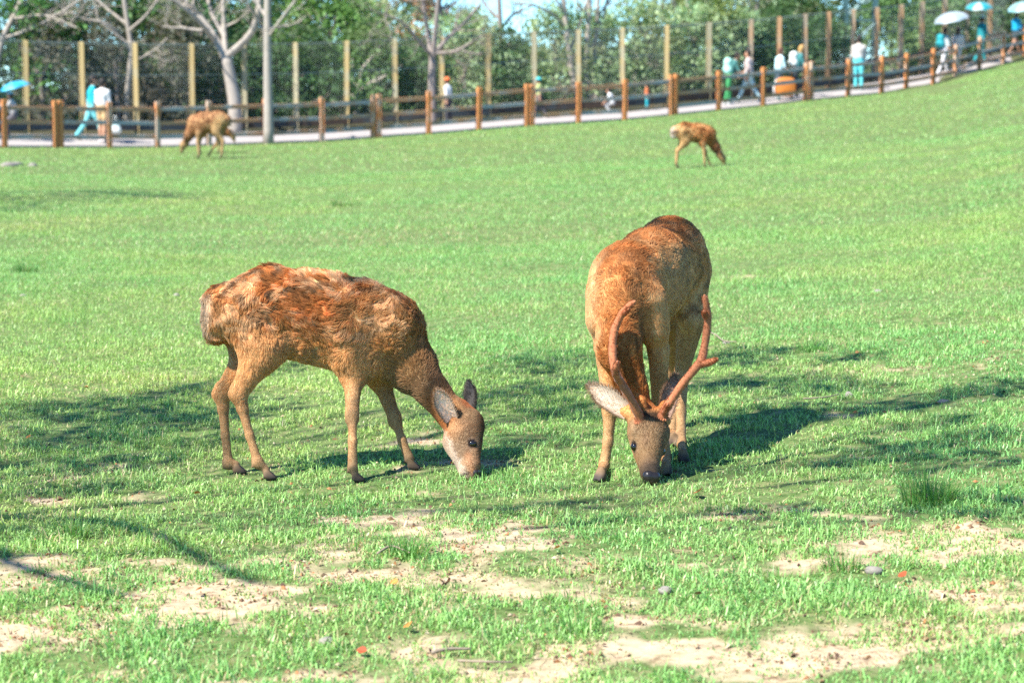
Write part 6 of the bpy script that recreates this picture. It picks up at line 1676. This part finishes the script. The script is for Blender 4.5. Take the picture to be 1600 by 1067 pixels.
grass_tuft(38, 425, 160, .10, .32, 'dark green tuft on the lawn at the left edge', 6, (.06,.20,.04))
grass_tuft(538, 322, 160, .13, .45, 'dark green tuft on the lawn above the doe', 7, (.06,.20,.04))
grass_tuft(110, 838, 90, .09, .2, 'fresh tuft of grass at lower left', 8)

# crumbs of soil, dead leaf bits and straw on the bare patches
r = np.random.default_rng(5); n = 64000
yy = r.uniform(5.5, 12.5, n); xx = r.uniform(-1, 1, n)*(yy*.2222 + .4); br = bare_at(xx, yy); cl_ = fbm(np.column_stack([xx, yy]), 6, 2, 91)
k = r.random(n) < sstep(.08, .3, br)*.75*sstep(.40, .66, cl_) + .05; xx, yy = xx[k], yy[k]; n = len(xx)
zz = near_z(xx, yy); c0 = np.column_stack([xx, yy, zz + .003]); sz = np.clip(r.lognormal(-5.1, .5, n), .002, .016)
a = r.normal(size=(n, 3)); a /= np.linalg.norm(a, axis=1)[:, None]; a[:, 2] *= .4; b_ = r.normal(size=(n, 3)); b_[:, 2] *= .5; c_ = np.cross(a, b_); c_ /= np.linalg.norm(c_, axis=1)[:, None]; b_ = np.cross(c_, a)
V = np.stack([c0 - a*sz[:, None], c0 + b_*sz[:, None]*.6, c0 + a*sz[:, None], c0 - b_*sz[:, None]*.6, c0 + np.array([0, 0, 1.0])*sz[:, None]*.6], 1).reshape(-1, 3)
i = np.arange(n)[:, None]*5; T = np.concatenate([i + np.array([t]) for t in ([0, 1, 4], [1, 2, 4], [2, 3, 4], [3, 0, 4])])
ns = 9000; ys = r.uniform(5.5, 12.5, ns); xs = r.uniform(-1, 1, ns)*(ys*.2222 + .4); bs = bare_at(xs, ys); k = r.random(ns) < .12 + .75*sstep(.05, .25, bs); xs, ys = xs[k], ys[k]; ns = len(xs)   # dead straw
cs_ = np.column_stack([xs, ys, near_z(xs, ys) + .005]); th = r.uniform(0, 6.28, ns); dS = np.column_stack([np.cos(th), np.sin(th), r.normal(0, .12, ns)]); pS = np.column_stack([-np.sin(th), np.cos(th), np.zeros(ns)])
lS = (.022*r.lognormal(0, .5, ns))[:, None]; wS = .0011; bS = cs_ + np.column_stack([r.normal(0, .003, (ns, 2)), np.abs(r.normal(.003, .004, ns))])
VS = np.stack([cs_ - dS*lS - pS*wS, cs_ - dS*lS + pS*wS, bS + pS*wS, bS - pS*wS, cs_ + dS*lS], 1).reshape(-1, 3); iS = np.arange(ns)[:, None]*5
TS = np.concatenate([iS + np.array([t]) for t in ([0, 1, 2], [0, 2, 3], [3, 2, 4])]); CS = np.repeat(np.array([.46, .37, .20])*r.uniform(.5, 1.25, (ns, 1)), 5, axis=0)
pal = np.array([(.14,.08,.045), (.24,.14,.07), (.38,.28,.17), (.10,.055,.035), (.34,.15,.06), (.48,.40,.26)])
tag(link('soil_crumbs', np_mesh('soil_crumbs', np.vstack([V, VS]), np.vstack([T, TS + len(V)]), litter_mat, False, np.vstack([np.repeat(pal[r.integers(0, 6, n)]*r.uniform(.7, 1.2, (n, 1)), 5, axis=0), CS]))), 'brown soil crumbs, straw and dead leaf bits scattered over the bare patches', 'leaf litter', kind='stuff')
